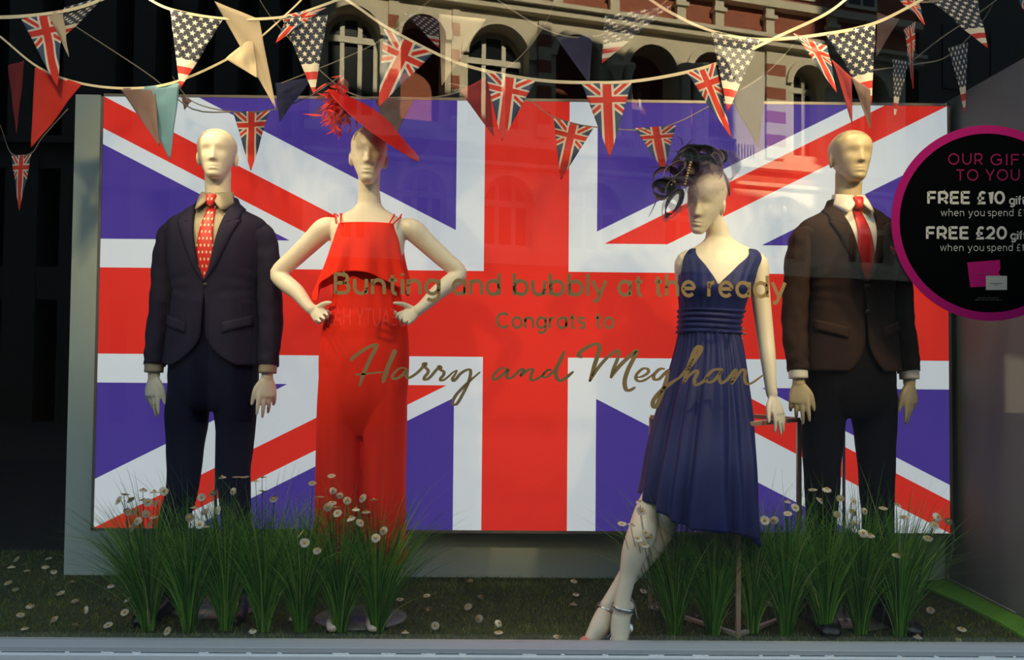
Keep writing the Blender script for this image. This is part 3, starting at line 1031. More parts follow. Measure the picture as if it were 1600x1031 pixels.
    for s in (-1, 1):
        bm = B()
        pts = []
        for i in range(5):
            r = []
            for k in range(9):
                x = s * (0.062 + 0.092 * k / 8)
                z = 1.125 + 0.018 * (1 - k / 8) * 0 - 0.012 * (k / 8) * -1 - 0.040 * i / 4
                r.append(surf(JT, z - 0.020 * (1 - k / 8), phi_of(JT, z, x), 0.0115 - 0.002 * (i == 4) + (0.004 * i / 4)))
            pts.append(r)
        grid(bm, pts)
        build('pocket_flap', bm, suit, jk, solid=0.003)
    if pocket_square:
        bm = B()
        pts = []
        for i in range(4):
            pts.append([surf(JT, 1.375 + 0.028 * i / 3 + 0.008 * math.sin(k * 1.9), phi_of(JT, 1.38, 0.085 + 0.055 * k / 8), 0.012 + 0.004 * math.sin(k * 2.1 + i)) for k in range(9)])
        grid(bm, pts)
        tag(build('pocket_square', bm, mat('dark_red_silk', (0.25, 0.01, 0.012), rough=0.4), jk, solid=0.003), 'dark red folded pocket square')

    # shirt front, collar, cuffs
    bm = B()
    pts = []
    for i in range(31):
        z = 1.225 + (1.585 - 1.225) * i / 30
        pts.append([surf(JT, z, math.radians(-72 + 144 * k / 24), -0.004) for k in range(25)])
    grid(bm, pts)
    shirt_o = build('shirt', bm, shirt, root, solid=0.002)
    bm = B()
    rg = []
    for j in range(5):
        q = j / 4
        rg.append([V((math.sin(a) * (0.056 + 0.006 * q), 0.010 - math.cos(a) * (0.056 + 0.008 * q), 1.607 + (0.014 if math.cos(a) < 0 else 0.014 * (1 - math.cos(a))) - 0.035 * q)) for a in [math.radians(6 + 348 * k / 40) for k in range(41)]])
    grid(bm, rg)
    for s in (-1, 1):
        tp = [V((s * 0.008, -0.056, 1.592)), V((s * 0.030, -0.050, 1.606)), V((s * 0.058, -0.004, 1.618))]
        bt = [V((s * 0.020, -0.078, 1.560)), V((s * 0.052, -0.088, 1.534)), V((s * 0.074, -0.012, 1.572))]
        rr = []
        for q in range(5):
            t = q / 4
            rr.append([V(a) * (1 - t) + V(b) * t + V((0, -0.006 * math.sin(PI * t), 0)) for a, b in zip([V(x) for x in cat([list(v) for v in tp], 5)], [V(x) for x in cat([list(v) for v in bt], 5)])])
        grid(bm, rr)
    build('shirt_collar', bm, shirt, shirt_o, solid=0.0025)
    for s in (-1, 1):
        bm = B()
        tube(bm, [(s * 0.216, -0.030, 0.955, 0.033, 0.037), (s * 0.2155, -0.0335, 0.915, 0.032, 0.036)], 28, ref=(1, 0, 0), cap=False, n=4)
        build('shirt_cuff', bm, shirt, shirt_o, solid=0.003)

    # tie
    bm = B()
    rows = 26
    pts, uvs = [], []
    for i in range(rows + 1):
        t = i / rows
        z = 1.560 - t * (1.560 - zb - 0.005)
        w = 0.014 + 0.024 * min(1, t * 1.3)
        r, ur = [], []
        for k in range(7):
            q = k / 6 * 2 - 1
            x = w * q
            fy = surf(JT, z, phi_of(JT, z, x), 0.0).y
            r.append(V((x, fy - 0.001 - 0.003 * (1 - q * q), z)))
            ur.append((x * 14, z * 1.6))
        pts.append(r); uvs.append(ur)
    grid(bm, pts, uvs)
    t_o = build('tie', bm, tie, root, solid=0.003)
    bm = B()
    lay = bm.loops.layers.uv.verify()
    rg = []
    for j, (z, w, d) in enumerate(((1.598, 0.012, 0.006), (1.594, 0.020, 0.012), (1.575, 0.019, 0.013), (1.556, 0.013, 0.010), (1.550, 0.010, 0.006))):
        rg.append([V((w * math.cos(a), -0.066 - (1.60 - z) * 0.22 + d * math.sin(a), z)) for a in [2 * PI * k / 16 for k in range(16)]])
    loft(bm, rg)
    for f in bm.faces:
        for l in f.loops: l[lay].uv = (l.vert.co.x * 14, l.vert.co.z * 1.6)
    build('tie_knot', bm, tie, t_o)

    # shoes
    for s in (-1, 1):
        lx = legs[0] if s < 0 else legs[1]
        bm = B()
        a = s * shoe_turn
        d = V((math.sin(a), -math.cos(a), 0))
        o = V((lx[1], 0.02, 0))
        pr = [(-0.065, 0.026, 0.035), (-0.05, 0.034, 0.050), (0.0, 0.036, 0.056), (0.05, 0.040, 0.045), (0.10, 0.046, 0.034), (0.15, 0.046, 0.027), (0.19, 0.036, 0.021), (0.21, 0.016, 0.012)]
        rings = []
        sd = V((math.cos(a), math.sin(a), 0))
        for (l, w, h) in [tuple(c) for c in cat([list(c) for c in pr], 4)]:
            c = o + d * l
            rings.append([c + sd * w * math.copysign(abs(math.cos(q)) ** 0.8, math.cos(q)) + V((0, 0, max(0.002, h + h * math.copysign(abs(math.sin(q)) ** 0.8, math.sin(q)) * 0.98))) for q in [2 * PI * k / 24 for k in range(24)]])
        loft(bm, rings)
        build('shoe', bm, BLACK_LEATHER, root)
    bm = B()
    loft(bm, [[V((0.02 + r * math.cos(q), 0.03 + r * 0.8 * math.sin(q), z)) for q in [2 * PI * k / 40 for k in range(40)]] for r, z in ((0.17, 0.001), (0.172, 0.006), (0.168, 0.010))])
    build('base_plate', bm, BASE, root, bevel=0.0)
    bm = B()
    tube(bm, [(0.0, 0.05, 0.008, 0.006), (0.0, 0.05, 0.84, 0.006)], 10, cap=False)
    tube(bm, [(0.0, 0.05, 0.06, 0.010), (0.0, 0.05, 0.09, 0.010)], 10)
    build('support_rod', bm, STEEL, root)


man1 = empty('suited_mannequin', (-1.125, 3.10, 0), 0.02)
tag(man1, 'male mannequin in navy suit, tan shirt and patterned red tie, at the far left', 'mannequin', 'dressed mannequins')
suit_man(man1, SKIN, NAVY_SUIT, NAVY_TROUSER, TAN_SHIRT, dotted_tie(), 0.17, ((-0.105, -0.150), (0.088, 0.105)), 1.250, open_low=0.012, hem_cut=0.13)
man2 = empty('suited_mannequin', (1.315, 3.02, 0), 0.06)
tag(man2, 'male mannequin in dark brown suit, cream shirt and plain red tie, at the far right', 'mannequin', 'dressed mannequins')
suit_man(man2, SKIN2, BROWN_SUIT, DARK_TROUSER, CREAM_SHIRT, RED_TIE, -0.04, ((-0.115, -0.120), (0.10, 0.115)), 1.262, open_low=0.004, hem_cut=0.07, pocket_square=True, buttons=2)

# ---------------------------------------------------------------- woman in the red jumpsuit
W1 = empty('jumpsuit_mannequin', (-0.518, 3.00, 0), 0.0)
tag(W1, 'female mannequin with hands on hips in a red jumpsuit and slanted red saucer hat', 'mannequin', 'dressed mannequins')
T1 = [(0.80, 0.150, 0.105, 0, 0), (0.95, 0.155, 0.108, 0, 0), (1.08, 0.138, 0.092, 0, 0), (1.19, 0.112, 0.078, 0, 0), (1.28, 0.120, 0.086, 0, -0.002), (1.36, 0.134, 0.098, 0, -0.006), (1.43, 0.140, 0.088, 0, 0.0),
      (1.475, 0.150, 0.070, 0, 0.006), (1.505, 0.125, 0.056, 0, 0.010), (1.530, 0.078, 0.050, 0, 0.013), (1.555, 0.048, 0.045, 0, 0.014), (1.60, 0.041, 0.043, 0, 0.012)]
bm = B()
torso(bm, T1, 0.80, 1.60)
tube(bm, [(0, 0.013, 1.53, 0.044), (0, 0.010, 1.58, 0.041), (0, 0.004, 1.64, 0.040), (0, 0.0, 1.70, 0.044)], 28)
head(bm, (0.0, -0.014, 1.738), 0.225, 0.16, 0.03, 0.04, True)
for s, ez in ((-1, 1.298), (1, 1.305)):
    ex = 0.348 if s < 0 else 0.342
    tube(bm, [(s * 0.135, 0.006, 1.470, 0.038), (s * 0.168, 0.008, 1.462, 0.043), (s * 0.215, 0.02, 1.420, 0.039), (s * 0.285, 0.035, 1.357, 0.035), (s * ex, 0.045, ez, 0.032), (s * (ex - 0.035), 0.025, ez - 0.04, 0.033), (s * 0.262, -0.01, 1.222, 0.029), (s * 0.215, -0.04, 1.172, 0.022), (s * 0.195, -0.05, 1.155, 0.021)], 24)
    hand(bm, (s * 0.198, -0.048, 1.158), (-s * 0.75, -0.35, -0.52), (s * 0.1, 0.35, 0.9), curl=(0.55, 0.6, 0.6, 0.65), size=-s * 0.86, thumb=(0.7, 0.5, 0.5), spread=0.07)
    lx = -0.075 if s < 0 else 0.05
    tube(bm, [(s * 0.075, 0, 0.86, 0.07), (lx, 0, 0.50, 0.05), (lx, 0.015, 0.32, 0.046), (lx, 0.02, 0.17, 0.026), (lx, 0.015, 0.12, 0.026)], 18)
    tube(bm, [(lx, 0.025, 0.13, 0.026), (lx + s * 0.004, -0.02, 0.085, 0.028), (lx + s * 0.008, -0.08, 0.025, 0.026), (lx + s * 0.01, -0.115, 0.018, 0.018)], 16)
remeshed('mannequin_body', bm, 0.0036, 3, SKIN, W1)
for s in (-1, 1):
    lx = -0.075 if s < 0 else 0.05
    bm = B()
    tube(bm, [(lx, 0.050, 0.118, 0.026, 0.022), (lx, 0.020, 0.092, 0.029, 0.022), (lx + s * 0.005, -0.04, 0.045, 0.032, 0.020), (lx + s * 0.008, -0.09, 0.024, 0.034, 0.020), (lx + s * 0.01, -0.135, 0.018, 0.020, 0.014)], 20, ref=(1, 0, 0))
    sh = remeshed('court_shoe', bm, 0.004, 2, BLUSH, W1)
    bm = B()
    tube(bm, [(lx, 0.058, 0.105, 0.016), (lx, 0.062, 0.05, 0.007), (lx, 0.062, 0.004, 0.006)], 12)
    build('stiletto_heel', bm, BLUSH, sh)

# jumpsuit
bm = B()
HT = [(0.68, 0.06, 0.05, -0.012, 0), (0.74, 0.125, 0.088, -0.010, 0), (0.82, 0.160, 0.113, -0.008, 0), (0.97, 0.168, 0.120, -0.008, 0), (1.06, 0.163, 0.115, -0.007, 0), (1.136, 0.148, 0.105, -0.004, 0), (1.20, 0.128, 0.094, 0, 0), (1.24, 0.126, 0.094, 0, 0), (1.30, 0.128, 0.098, 0, 0)]
loft(bm, [[surf(HT, 0.69 + 0.61 * i / 30, 2 * PI * k / 60, 0.003 * noise.noise(V((math.sin(k / 60 * 2 * PI) * 4, math.cos(k / 60 * 2 * PI) * 4, i * 0.25))) + 0.0025 * math.sin(k * 1.7) * (1 if i > 22 else 0.3)) for k in range(60)] for i in range(31)])


def wide_fold(seed):
    def f(t, s):
        return (0.035 * math.sin(5 * t + seed) + 0.02 * math.sin(9 * t + 2 * seed)) * min(1, s * 1.4 + 0.1) + 0.03 * noise.noise(V((math.cos(t) * 2, math.sin(t) * 2 + seed, s * 3)))
    return f


for cx, hw, sd in ((-0.098, 0.081, 1.0), (0.071, 0.082, 2.4)):
    tube(bm, [(cx * 0.95, 0, 0.98, hw * 0.95, 0.100), (cx, 0, 0.80, hw, 0.105), (cx, 0, 0.55, hw * 0.985, 0.104), (cx, -0.004, 0.35, hw, 0.108), (cx * 1.03, -0.006, 0.215, hw * 1.03, 0.112)], 60, ref=(1, 0, 0), n=10, cap=False, flat=True, fold=wide_fold(sd))
jump = remeshed('jumpsuit', bm, 0.005, 3, RED_CLOTH, W1)
# popover frill
bm = B()
FT = [(1.20, 0.176, 0.142, -0.006, -0.004), (1.27, 0.160, 0.132, -0.004, -0.004), (1.34, 0.142, 0.118, -0.002, -0.006), (1.40, 0.130, 0.106, 0, -0.006), (1.455, 0.120, 0.092, 0, 0.0), (1.478, 0.116, 0.080, 0, 0.004)]
pts = []
NP = 120
for i in range(37):
    r = []
    for k in range(NP + 1):
        ph = 2 * PI * k / NP + PI
        q = i / 36
        zl = 1.262 + 0.014 * math.sin(3 * ph + 2.2) + 0.016 * math.cos(2 * ph + 0.3) - 0.055 * math.exp(-((((ph + 1.32 + PI) % (2 * PI)) - PI) / 0.22) ** 2) - 0.035 * math.exp(-((((ph - 1.25 + PI) % (2 * PI)) - PI) / 0.25) ** 2)
        z = 1.478 + (zl - 1.478) * q
        fo = q ** 1.5 * (0.010 * math.sin(7 * ph + 0.6) + 0.008 * math.sin(12 * ph + 1.0)) + q ** 1.5 * 0.016 * math.exp(-((((ph + 1.32 + PI) % (2 * PI)) - PI) / 0.3) ** 2)
        r.append(surf(FT, z, ph, fo, 2.5))
    pts.append(r)
grid(bm, pts)
fr = build('frill_top', bm, RED_CLOTH, W1, solid=0.002)
for x0, x1 in ((-0.128, -0.098), (-0.098, -0.090), (0.088, 0.100), (0.113, 0.134)):
    bm = B()
    top = x1 if x0 < 0 else x0
    if x0 == -0.128: a, b_ = -0.105, -0.128
    elif x0 == -0.098: a, b_ = -0.088, -0.102
    elif x0 == 0.088: a, b_ = 0.090, 0.102
    else: a, b_ = 0.104, 0.130
    ring = []
    for i in range(9):
        q = i / 8
        z = 1.476 + q * 0.045
        x = a + (b_ - a) * q * 0.9
        rx_ = tab(T1, min(z, 1.512))
        zz = min(z, 1.512)
        pp = surf(T1, zz, phi_of(T1, zz, x * 0.96), 0.005)
        ring.append((x, min(pp.y, -0.02) - 0.02 * (1 - q), z - 0.004, 0.0028))
    ring.append((b_ * 0.92, 0.015, 1.515, 0.0028))
    ring.append((b_ * 0.9, 0.05, 1.495, 0.0028))
    tube(bm, ring, 8, n=2)
    build('shoulder_strap', bm, RED_CLOTH, fr)

# saucer hat
bm = B()
hc = V((0.030, -0.075, 1.838))
maj = V((0.775, 0.02, -0.63)).normalized()
nv = V((0.60, -0.27, 0.75)); nv = (nv - maj * nv.dot(maj)).normalized()
mn = nv.cross(maj).normalized()
rings = []
for j_, (r, h) in enumerate(((0.004, 0.034), (0.03, 0.033), (0.07, 0.026), (0.12, 0.013), (0.17, 0.003), (0.205, 0.0), (0.209, -0.003), (0.205, -0.006), (0.15, -0.004), (0.09, 0.004), (0.03, 0.010), (0.004, 0.010))):
    rings.append([hc + maj * r * math.cos(a) + mn * r * 0.80 * math.sin(a) + nv * (0.35 * h + (0.034 * (1 - abs(math.sin(a)) * r / 0.209) ** 1.0 * (1 - (math.cos(a) * r / 0.2091) ** 2) if h > 0.0 and j_ < 6 else 0.030 * (1 - abs(math.sin(a)) * r / 0.209) * (1 - (math.cos(a) * r / 0.2091) ** 2))) for a in [2 * PI * k / 72 for k in range(72)]])
loft(bm, rings)
hat = build('saucer_hat', bm, RED_HAT, W1)
rnd = random.Random(5)
bm = B()
hb = hc - maj * 0.160 + V((0.0, -0.03, -0.045))
for i in range(300):
    c = hb + V((rnd.gauss(0, 0.020), rnd.gauss(0, 0.02), rnd.gauss(-0.004, 0.036)))
    d = V((rnd.gauss(-0.35, 0.6), rnd.gauss(-0.1, 0.6), rnd.gauss(-0.15, 0.8))).normalized()
    l = rnd.uniform(0.014, 0.038)
    side = d.cross(V((0, -1, 0.2))).normalized()
    bend = V((rnd.gauss(0, 0.9), rnd.gauss(0, 0.5), rnd.gauss(-0.3, 0.9)))
    pts = []
    for q in range(6):
        t = q / 5
        p = c + d * l * t + bend * l * 0.5 * t * t
        w = 0.0045 * math.sin(PI * (0.12 + 0.86 * t))
        pts.append([p - side * w, p + side * w])
    grid(bm, pts)
tag(build('feather_trim', bm, mat('red_feather', (0.60, 0.015, 0.02), rough=0.7, trans=0.3), hat), 'wispy red feathers')
bm = B()
for (dx, dz, l, a) in ((-0.02, 0.03, 0.07, 2.4), (0.0, 0.045, 0.07, 1.6), (-0.03, 0.0, 0.08, 2.9), (0.02, 0.06, 0.06, 1.2)):
    c = hb + V((dx, 0.01, dz))
    pts = []
    for q in range(9):
        t = q / 8
        p = c + V((math.cos(a + t * 0.8), 0, math.sin(a + t * 0.8))) * l * t
        w = 0.013 * math.sin(PI * (0.06 + 0.9 * t))
        n_ = V((-math.sin(a + t), 0.2, math.cos(a + t)))
        pts.append([p - n_ * w, p, p + n_ * w])
    grid(bm, pts)
build('feather_trim', bm, sheer('dark_red_feather', (0.10, 0.01, 0.02), 0.6), hat)
bm = B()
loft(bm, [[V((-0.01 + r * math.cos(q), 0.02 + r * 0.8 * math.sin(q), z)) for q in [2 * PI * k / 40 for k in range(40)]] for r, z in ((0.17, 0.001), (0.172, 0.006), (0.168, 0.010))])
build('base_plate', bm, BASE, W1)
bm = B()
tube(bm, [(0.0, 0.10, 0.008, 0.006), (0.0, 0.07, 0.84, 0.006)], 10, cap=False)
build('support_rod', bm, STEEL, W1)

# ---------------------------------------------------------------- woman in the navy dress, perched on the frame
R2 = V((0.78, 3.00, 0))
W2 = empty('dress_mannequin', R2)
tag(W2, 'female mannequin in navy v-neck dress and netted headpiece perching on a bronze frame', 'mannequin', 'dressed mannequins')


def L(px, py, D):
    return P(px, py, D) - R2


def LP(px, py, D, *r):
    return (*L(px, py, D), *r)


def row(px, py, D, hw, ry):
    c = L(px, py, D)
    return (c.z, hw, ry, c.x, c.y)


T2 = sorted([row(1104, 640, 3.05, 0.150, 0.13), row(1106, 600, 3.04, 0.150, 0.12), row(1107, 555, 3.02, 0.125, 0.10), row(1108, 510, 3.00, 0.104, 0.082), row(1112, 480, 2.99, 0.112, 0.090), row(1117, 448, 2.98, 0.128, 0.104),
             row(1123, 420, 2.99, 0.138, 0.090), row(1127, 402, 3.0, 0.145, 0.070), row(1127, 391, 3.005, 0.125, 0.056), row(1125, 382, 3.008, 0.080, 0.050), row(1122, 371, 3.008, 0.047, 0.045), row(1119, 350, 3.0, 0.040, 0.042)])
bm = B()
torso(bm, T2, T2[0][0], T2[-1][0])
tube(bm, [LP(1125, 385, 3.008, 0.044), LP(1120, 362, 3.0, 0.040), LP(1113, 340, 2.985, 0.039), LP(1110, 322, 2.975, 0.045)], 28)
HC = L(1103, 315, 2.955)
HR = head(bm, HC, 0.232, -0.52, 0.24, 0.20, True)
# left arm of hers, hanging to the viewer's right
tube(bm, [LP(1168, 404, 3.0, 0.036), LP(1183, 412, 3.0, 0.040), LP(1186, 440, 3.0, 0.037), LP(1191, 485, 3.0, 0.034), LP(1196, 525, 2.99, 0.031), LP(1200, 560, 2.97, 0.028), LP(1204, 600, 2.95, 0.022), LP(1206, 615, 2.945, 0.021)], 26)
hand(bm, L(1206, 617, 2.945), L(1226, 672, 2.91) - L(1206, 617, 2.945), V((-0.75, -0.6, -0.1)), curl=(0.14, 0.10, 0.12, 0.2), size=0.95, thumb=(0.95, 0.42, 0.15), spread=0.10)
# other arm, bent behind her back
tube(bm, [LP(1082, 404, 3.0, 0.036), LP(1070, 412, 3.01, 0.039), LP(1072, 450, 3.05, 0.035), LP(1078, 500, 3.10, 0.031), LP(1092, 520, 3.13, 0.029), LP(1110, 525, 3.14, 0.022)], 24)
hand(bm, L(1112, 525, 3.14), (1, 0.0, 0), (0, 0, 1), size=0.9)
# legs
tube(bm, [LP(1085, 640, 3.04, 0.078), LP(1068, 700, 3.02, 0.060), LP(1016, 790, 2.885, 0.046), LP(1004, 830, 2.80, 0.050), LP(992, 862, 2.77, 0.045), LP(981, 900, 2.76, 0.030), LP(973, 935, 2.745, 0.0265), LP(971, 950, 2.74, 0.030)], 26)
tube(bm, [LP(978, 950, 2.765, 0.030), LP(971, 962, 2.745, 0.032), LP(969, 985, 2.735, 0.033), (*(V((P(968, 990, 2.72).x, 2.722, 0.024)) - R2), 0.026)], 20)
tube(bm, [LP(1120, 645, 3.08, 0.078), LP(1080, 710, 3.0, 0.066), LP(1046, 795, 2.88, 0.050), LP(1024, 840, 2.87, 0.050), LP(992, 885, 2.86, 0.040), LP(965, 922, 2.84, 0.028), LP(949, 948, 2.82, 0.028)], 26)
tube(bm, [LP(956, 948, 2.83, 0.030), LP(945, 960, 2.81, 0.032), LP(936, 980, 2.78, 0.034), (*(V((P(926, 990, 2.75).x, 2.765, 0.026)) - R2), 0.026)], 20)
remeshed('mannequin_body', bm, 0.0036, 3, SKIN, W2)

bm = B()
tube(bm, [(*(L(1205, 607, 2.9475)), 0.0210), (*(L(1205.1, 608, 2.947)), 0.0210)], 30, cap=False)
build('wrist_seam', bm, mat('dark_seam_line', (0.25, 0.20, 0.12)), W2)  # thin dark ring at the wrist joint

# dress bodice with v neck
bm = B()
zw = L(1108, 520, 3.0).z
zV = L(1093, 447, 2.9).z
zS = L(1127, 393, 3.0).z
pts = []
NP = 144


def ztop(ph):
    a = (ph + PI) % (2 * PI) - PI      # -pi..pi, 0 = front
    av = abs(a - (-0.10)) if abs(a) < 1.2 else abs(a)
    if av < 0.80: return zV + (zS + 0.004 - zV) * (av / 0.80) ** 0.85
    if av < 1.25: return zS + 0.006
    if av < 1.90: return zS + 0.006 - 0.105 * math.sin(PI * (av - 1.25) / 0.65) ** 0.6
    return zS - 0.01 - 0.05 * (1 - abs(av - PI) / 1.3)


for i in range(41):
    q = i / 40
    r = []
    for k in range(NP + 1):
        ph = 2 * PI * k / NP + PI
        z = zw + (ztop(ph) - zw) * q
        a = (ph + PI) % (2 * PI) - PI
        pleat = 0.0022 * math.sin(26 * a * (1.15 - 0.5 * q)) * (1 - q * 0.5)
        r.append(surf(T2, z, ph, 0.007 + pleat + 0.010 * math.exp(-((z - L(1110, 455, 3).z) / 0.03) ** 2) * math.exp(-((abs(a) - 0.6) / 0.4) ** 2)))
    pts.append(r)
grid(bm, pts)
dress = build('dress', bm, NAVY_DRESS, W2, solid=0.003)
# wide pleated waistband
bm = B()
z0, z1 = L(1108, 521, 3.0).z, L(1110, 484, 3.0).z
pts = [[surf(T2, z0 + (z1 - z0) * i / 24, 2 * PI * k / 90 + PI, 0.013 + 0.0035 * math.sin(i / 24 * PI * 9 + 1.2 * math.sin(k * 2 * PI / 45))) for k in range(91)] for i in range(25)]
grid(bm, pts)
build('waistband', bm, NAVY_DRESS, dress, solid=0.003)
# gathered skirt
SK = [row(1108, 520, 3.00, 0.112, 0.092), row(1108, 545, 3.00, 0.125, 0.110), row(1104, 600, 3.00, 0.150, 0.150), row(1098, 660, 2.99, 0.176, 0.190), row(1092, 720, 2.95, 0.190, 0.220), row(1088, 785, 2.935, 0.203, 0.235), row(1088, 840, 2.93, 0.205, 0.240)]
SK = sorted(SK)
bm = B()
zt = L(1108, 518, 3.0).z
pts = []
NP = 240
for i in range(61):
    q = i / 60
    r = []
    for k in range(NP + 1):
        ph = 2 * PI * k / NP + PI
        a = (ph + PI) % (2 * PI) - PI
        zb_ = L(1080, 784, 2.9).z - 0.16 * max(0, math.sin(a * 0.5 + 0.4)) + 0.015 * math.sin(3 * a)
        z = zt + (zb_ - zt) * q
        fo = (0.004 + 0.018 * q) * (0.55 * math.sin(17 * a + 2.5 * math.sin(2 * a)) + 0.5 * math.sin(9 * a + 1.0 + q)) * min(1, 0.3 + q * 2)
        fo += 0.0025 * math.sin(41 * a) * (1 - q) + 0.010 * q * noise.noise(V((math.sin(ph) * 3, math.cos(ph) * 3, q * 4)))
        r.append(surf(SK, z, ph, fo, 2.05 + 0.7 * q))
    pts.append(r)
grid(bm, pts)
build('skirt', bm, NAVY_DRESS, dress, solid=0.002)

# sandals
for (pa, pb, pt, col, hx) in ((LP(972, 949, 2.745), LP(969, 985, 2.735), V((P(968, 990, 2.72).x, 2.735, 0.02)) - R2, SILVER, 0.028), (LP(950, 949, 2.822), LP(936, 980, 2.78), V((P(922, 990, 2.75).x, 2.755, 0.026)) - R2, SILVER, 0.020)):
    pa, pb = V(pa), V(pb)
    sho = empty('heeled_sandal', (0, 0, 0), 0, W2)
    bm = B()
    c = pa + V((0.004, 0.004, 0.0))
    rg = [[c + V((0.0385 * math.cos(a), 0.040 * math.sin(a), dz + 0.006 * math.cos(a) * -1)) for a in [2 * PI * k / 32 for k in range(32)]] for dz in (-0.006, 0.006)]
    loft(bm, rg, cap=False)
    build('ankle_strap', bm, SILVER, sho, solid=0.003)
    bm = B()
    hp = V((c.x + 0.020, c.y + 0.050, 0.085))
    tube(bm, [(hp.x, hp.y, hp.z - 0.004, 0.013, 0.005), (hp.x - 0.002, hp.y - 0.03, 0.062, 0.022, 0.005), (pb.x, pb.y + 0.02, 0.022, 0.032, 0.005), (pt.x, pt.y, 0.008, 0.030, 0.005), (pt.x - 0.003, pt.y - 0.03, 0.007, 0.016, 0.004)], 18, ref=(1, 0, 0))
    build('sole', bm, SILVER, sho)
    bm = B()
    rr = []
    for j in range(5):
        q = j / 4
        rr.append([V((hp.x, hp.y - 0.020, 0)) + V((0.036 * math.cos(a) * (1 - 0.25 * q), 0.034 * math.sin(a) * (1 - 0.2 * q), 0.085 + (c.z - 0.06) * q * (0.5 + 0.5 * math.sin(a)))) for a in [math.radians(-20 + 220 * k / 14) for k in range(15)]])
    grid(bm, rr)
    build('heel_counter', bm, sheer('smoky_clear_heel', (0.35, 0.36, 0.36), 0.75, 0.2) if 'smoky_clear_heel' not in MATS else MATS['smoky_clear_heel'], sho, solid=0.003)
    bm = B()
    tube(bm, [(hp.x, hp.y + 0.004, 0.080, 0.009), (hp.x + 0.002, hp.y + 0.008, 0.04, 0.006), (hp.x + 0.002, hp.y + 0.008, 0.003, 0.005)], 12)
    build('stiletto_heel', bm, SILVER, sho)
    bm = B()
    tube(bm, [(pt.x, pt.y + 0.010, 0.016, 0.034, 0.015), (pt.x - 0.004, pt.y - 0.010, 0.014, 0.028, 0.013), (pt.x - 0.012, pt.y - 0.022, 0.010, 0.012, 0.008)], 18, ref=(1, 0, 0))
    tag(build('toe_cap', bm, CORAL, sho), 'coral pink toe')

# headpiece
hp_root = empty('netted_headpiece', (0, 0, 0), 0, W2)
NAVY_SHEER = sheer('navy_crin', (0.010, 0.010, 0.040), 0.85)
LILAC_SHEER = sheer('lilac_crin', (0.30, 0.24, 0.34), 0.55)
GREY_SHEER = sheer('grey_crin', (0.22, 0.22, 0.30), 0.28)
NET = sheer('fine_net', (0.22, 0.15, 0.25), 0.30, lines=40)


def hp(x, y, z):
    return HC + HR @ V((x, y, z))


bm = B()                      # net veil over forehead and crown
pts, uvs = [], []
for i in range(25):
    r, ur = [], []
    for k in range(41):
        lo_t = 2 + 26 * max(0, (k - 18) / 22) - 14 * math.exp(-((k - 12) / 8) ** 2) + 2.5 * math.sin(k * 1.9)
        th = math.radians(lo_t + (82 - lo_t) * i / 24)
        ph = math.radians(-100 + 200 * k / 40)
        rx, ry, rz = 0.090, 0.112, 0.130
        rip = 1 + 0.03 * math.sin(k * 0.9) * (1 - i / 24)
        r.append(hp(rx * rip * math.cos(th) * math.sin(ph), -ry * rip * math.cos(th) * math.cos(ph), rz * math.sin(th) + 0.012))
        ur.append((k / 40, i / 24))
    pts.append(r); uvs.append(ur)
grid(bm, pts, uvs)
build('net_veil', bm, NET, hp_root)
bm = B()                      # gathered dark tulle over the crown
pts = []
for i in range(17):
    r = []
    for k in range(61):
        ph = 2 * PI * k / 60
        lo_t = 50 - 16 * math.cos(ph + 0.5) + 3 * math.sin(5 * ph)
        th = math.radians(lo_t + (90 - lo_t) * i / 16)
        g_ = 1 + 0.05 * math.sin(11 * ph + i * 0.7) + 0.03 * math.sin(23 * ph)
        r.append(hp(0.096 * g_ * math.cos(th) * math.sin(ph), -0.118 * g_ * math.cos(th) * math.cos(ph), 0.142 * math.sin(th) * (1 + 0.02 * math.sin(4 * ph)) + 0.010))
    pts.append(r)
grid(bm, pts)
build('gathered_tulle', bm, sheer('crown_tulle', (0.030, 0.024, 0.07), 0.45), hp_root)
bm = B()
tube(bm, [(*hp(0.078 * math.cos(a), 0.030, 0.005 + 0.122 * math.sin(a)), 0.009, 0.003) for a in [math.radians(12 + 156 * k / 12) for k in range(13)]], 10, ref=HR @ V((0, 1, 0)))
build('headband', bm, mat('black_satin', (0.015, 0.013, 0.02), rough=0.35), hp_root)


def ribbon_loop(pc, rx, rz, tilt, w, material, a0=0, a1=360, name='crin_loop', dy=0.0):
    bm = B()
    pts = []
    c = L(pc[0], pc[1], pc[2])
    for k in range(29):
        a = math.radians(a0 + (a1 - a0) * k / 28)
        x, z = rx * math.cos(a), rz * math.sin(a)
        xx = x * math.cos(tilt) - z * math.sin(tilt)
        zz = x * math.sin(tilt) + z * math.cos(tilt)
        p = c + V((xx, dy * math.sin(a), zz))
        pts.append([p + V((0.15 * w * math.cos(a), -w / 2, 0.1 * w)), p + V((0, 0, 0)), p + V((-0.15 * w * math.cos(a), w / 2, -0.1 * w))])
    grid(bm, pts)
    build(name, bm, material, hp_root, solid=0.0008)


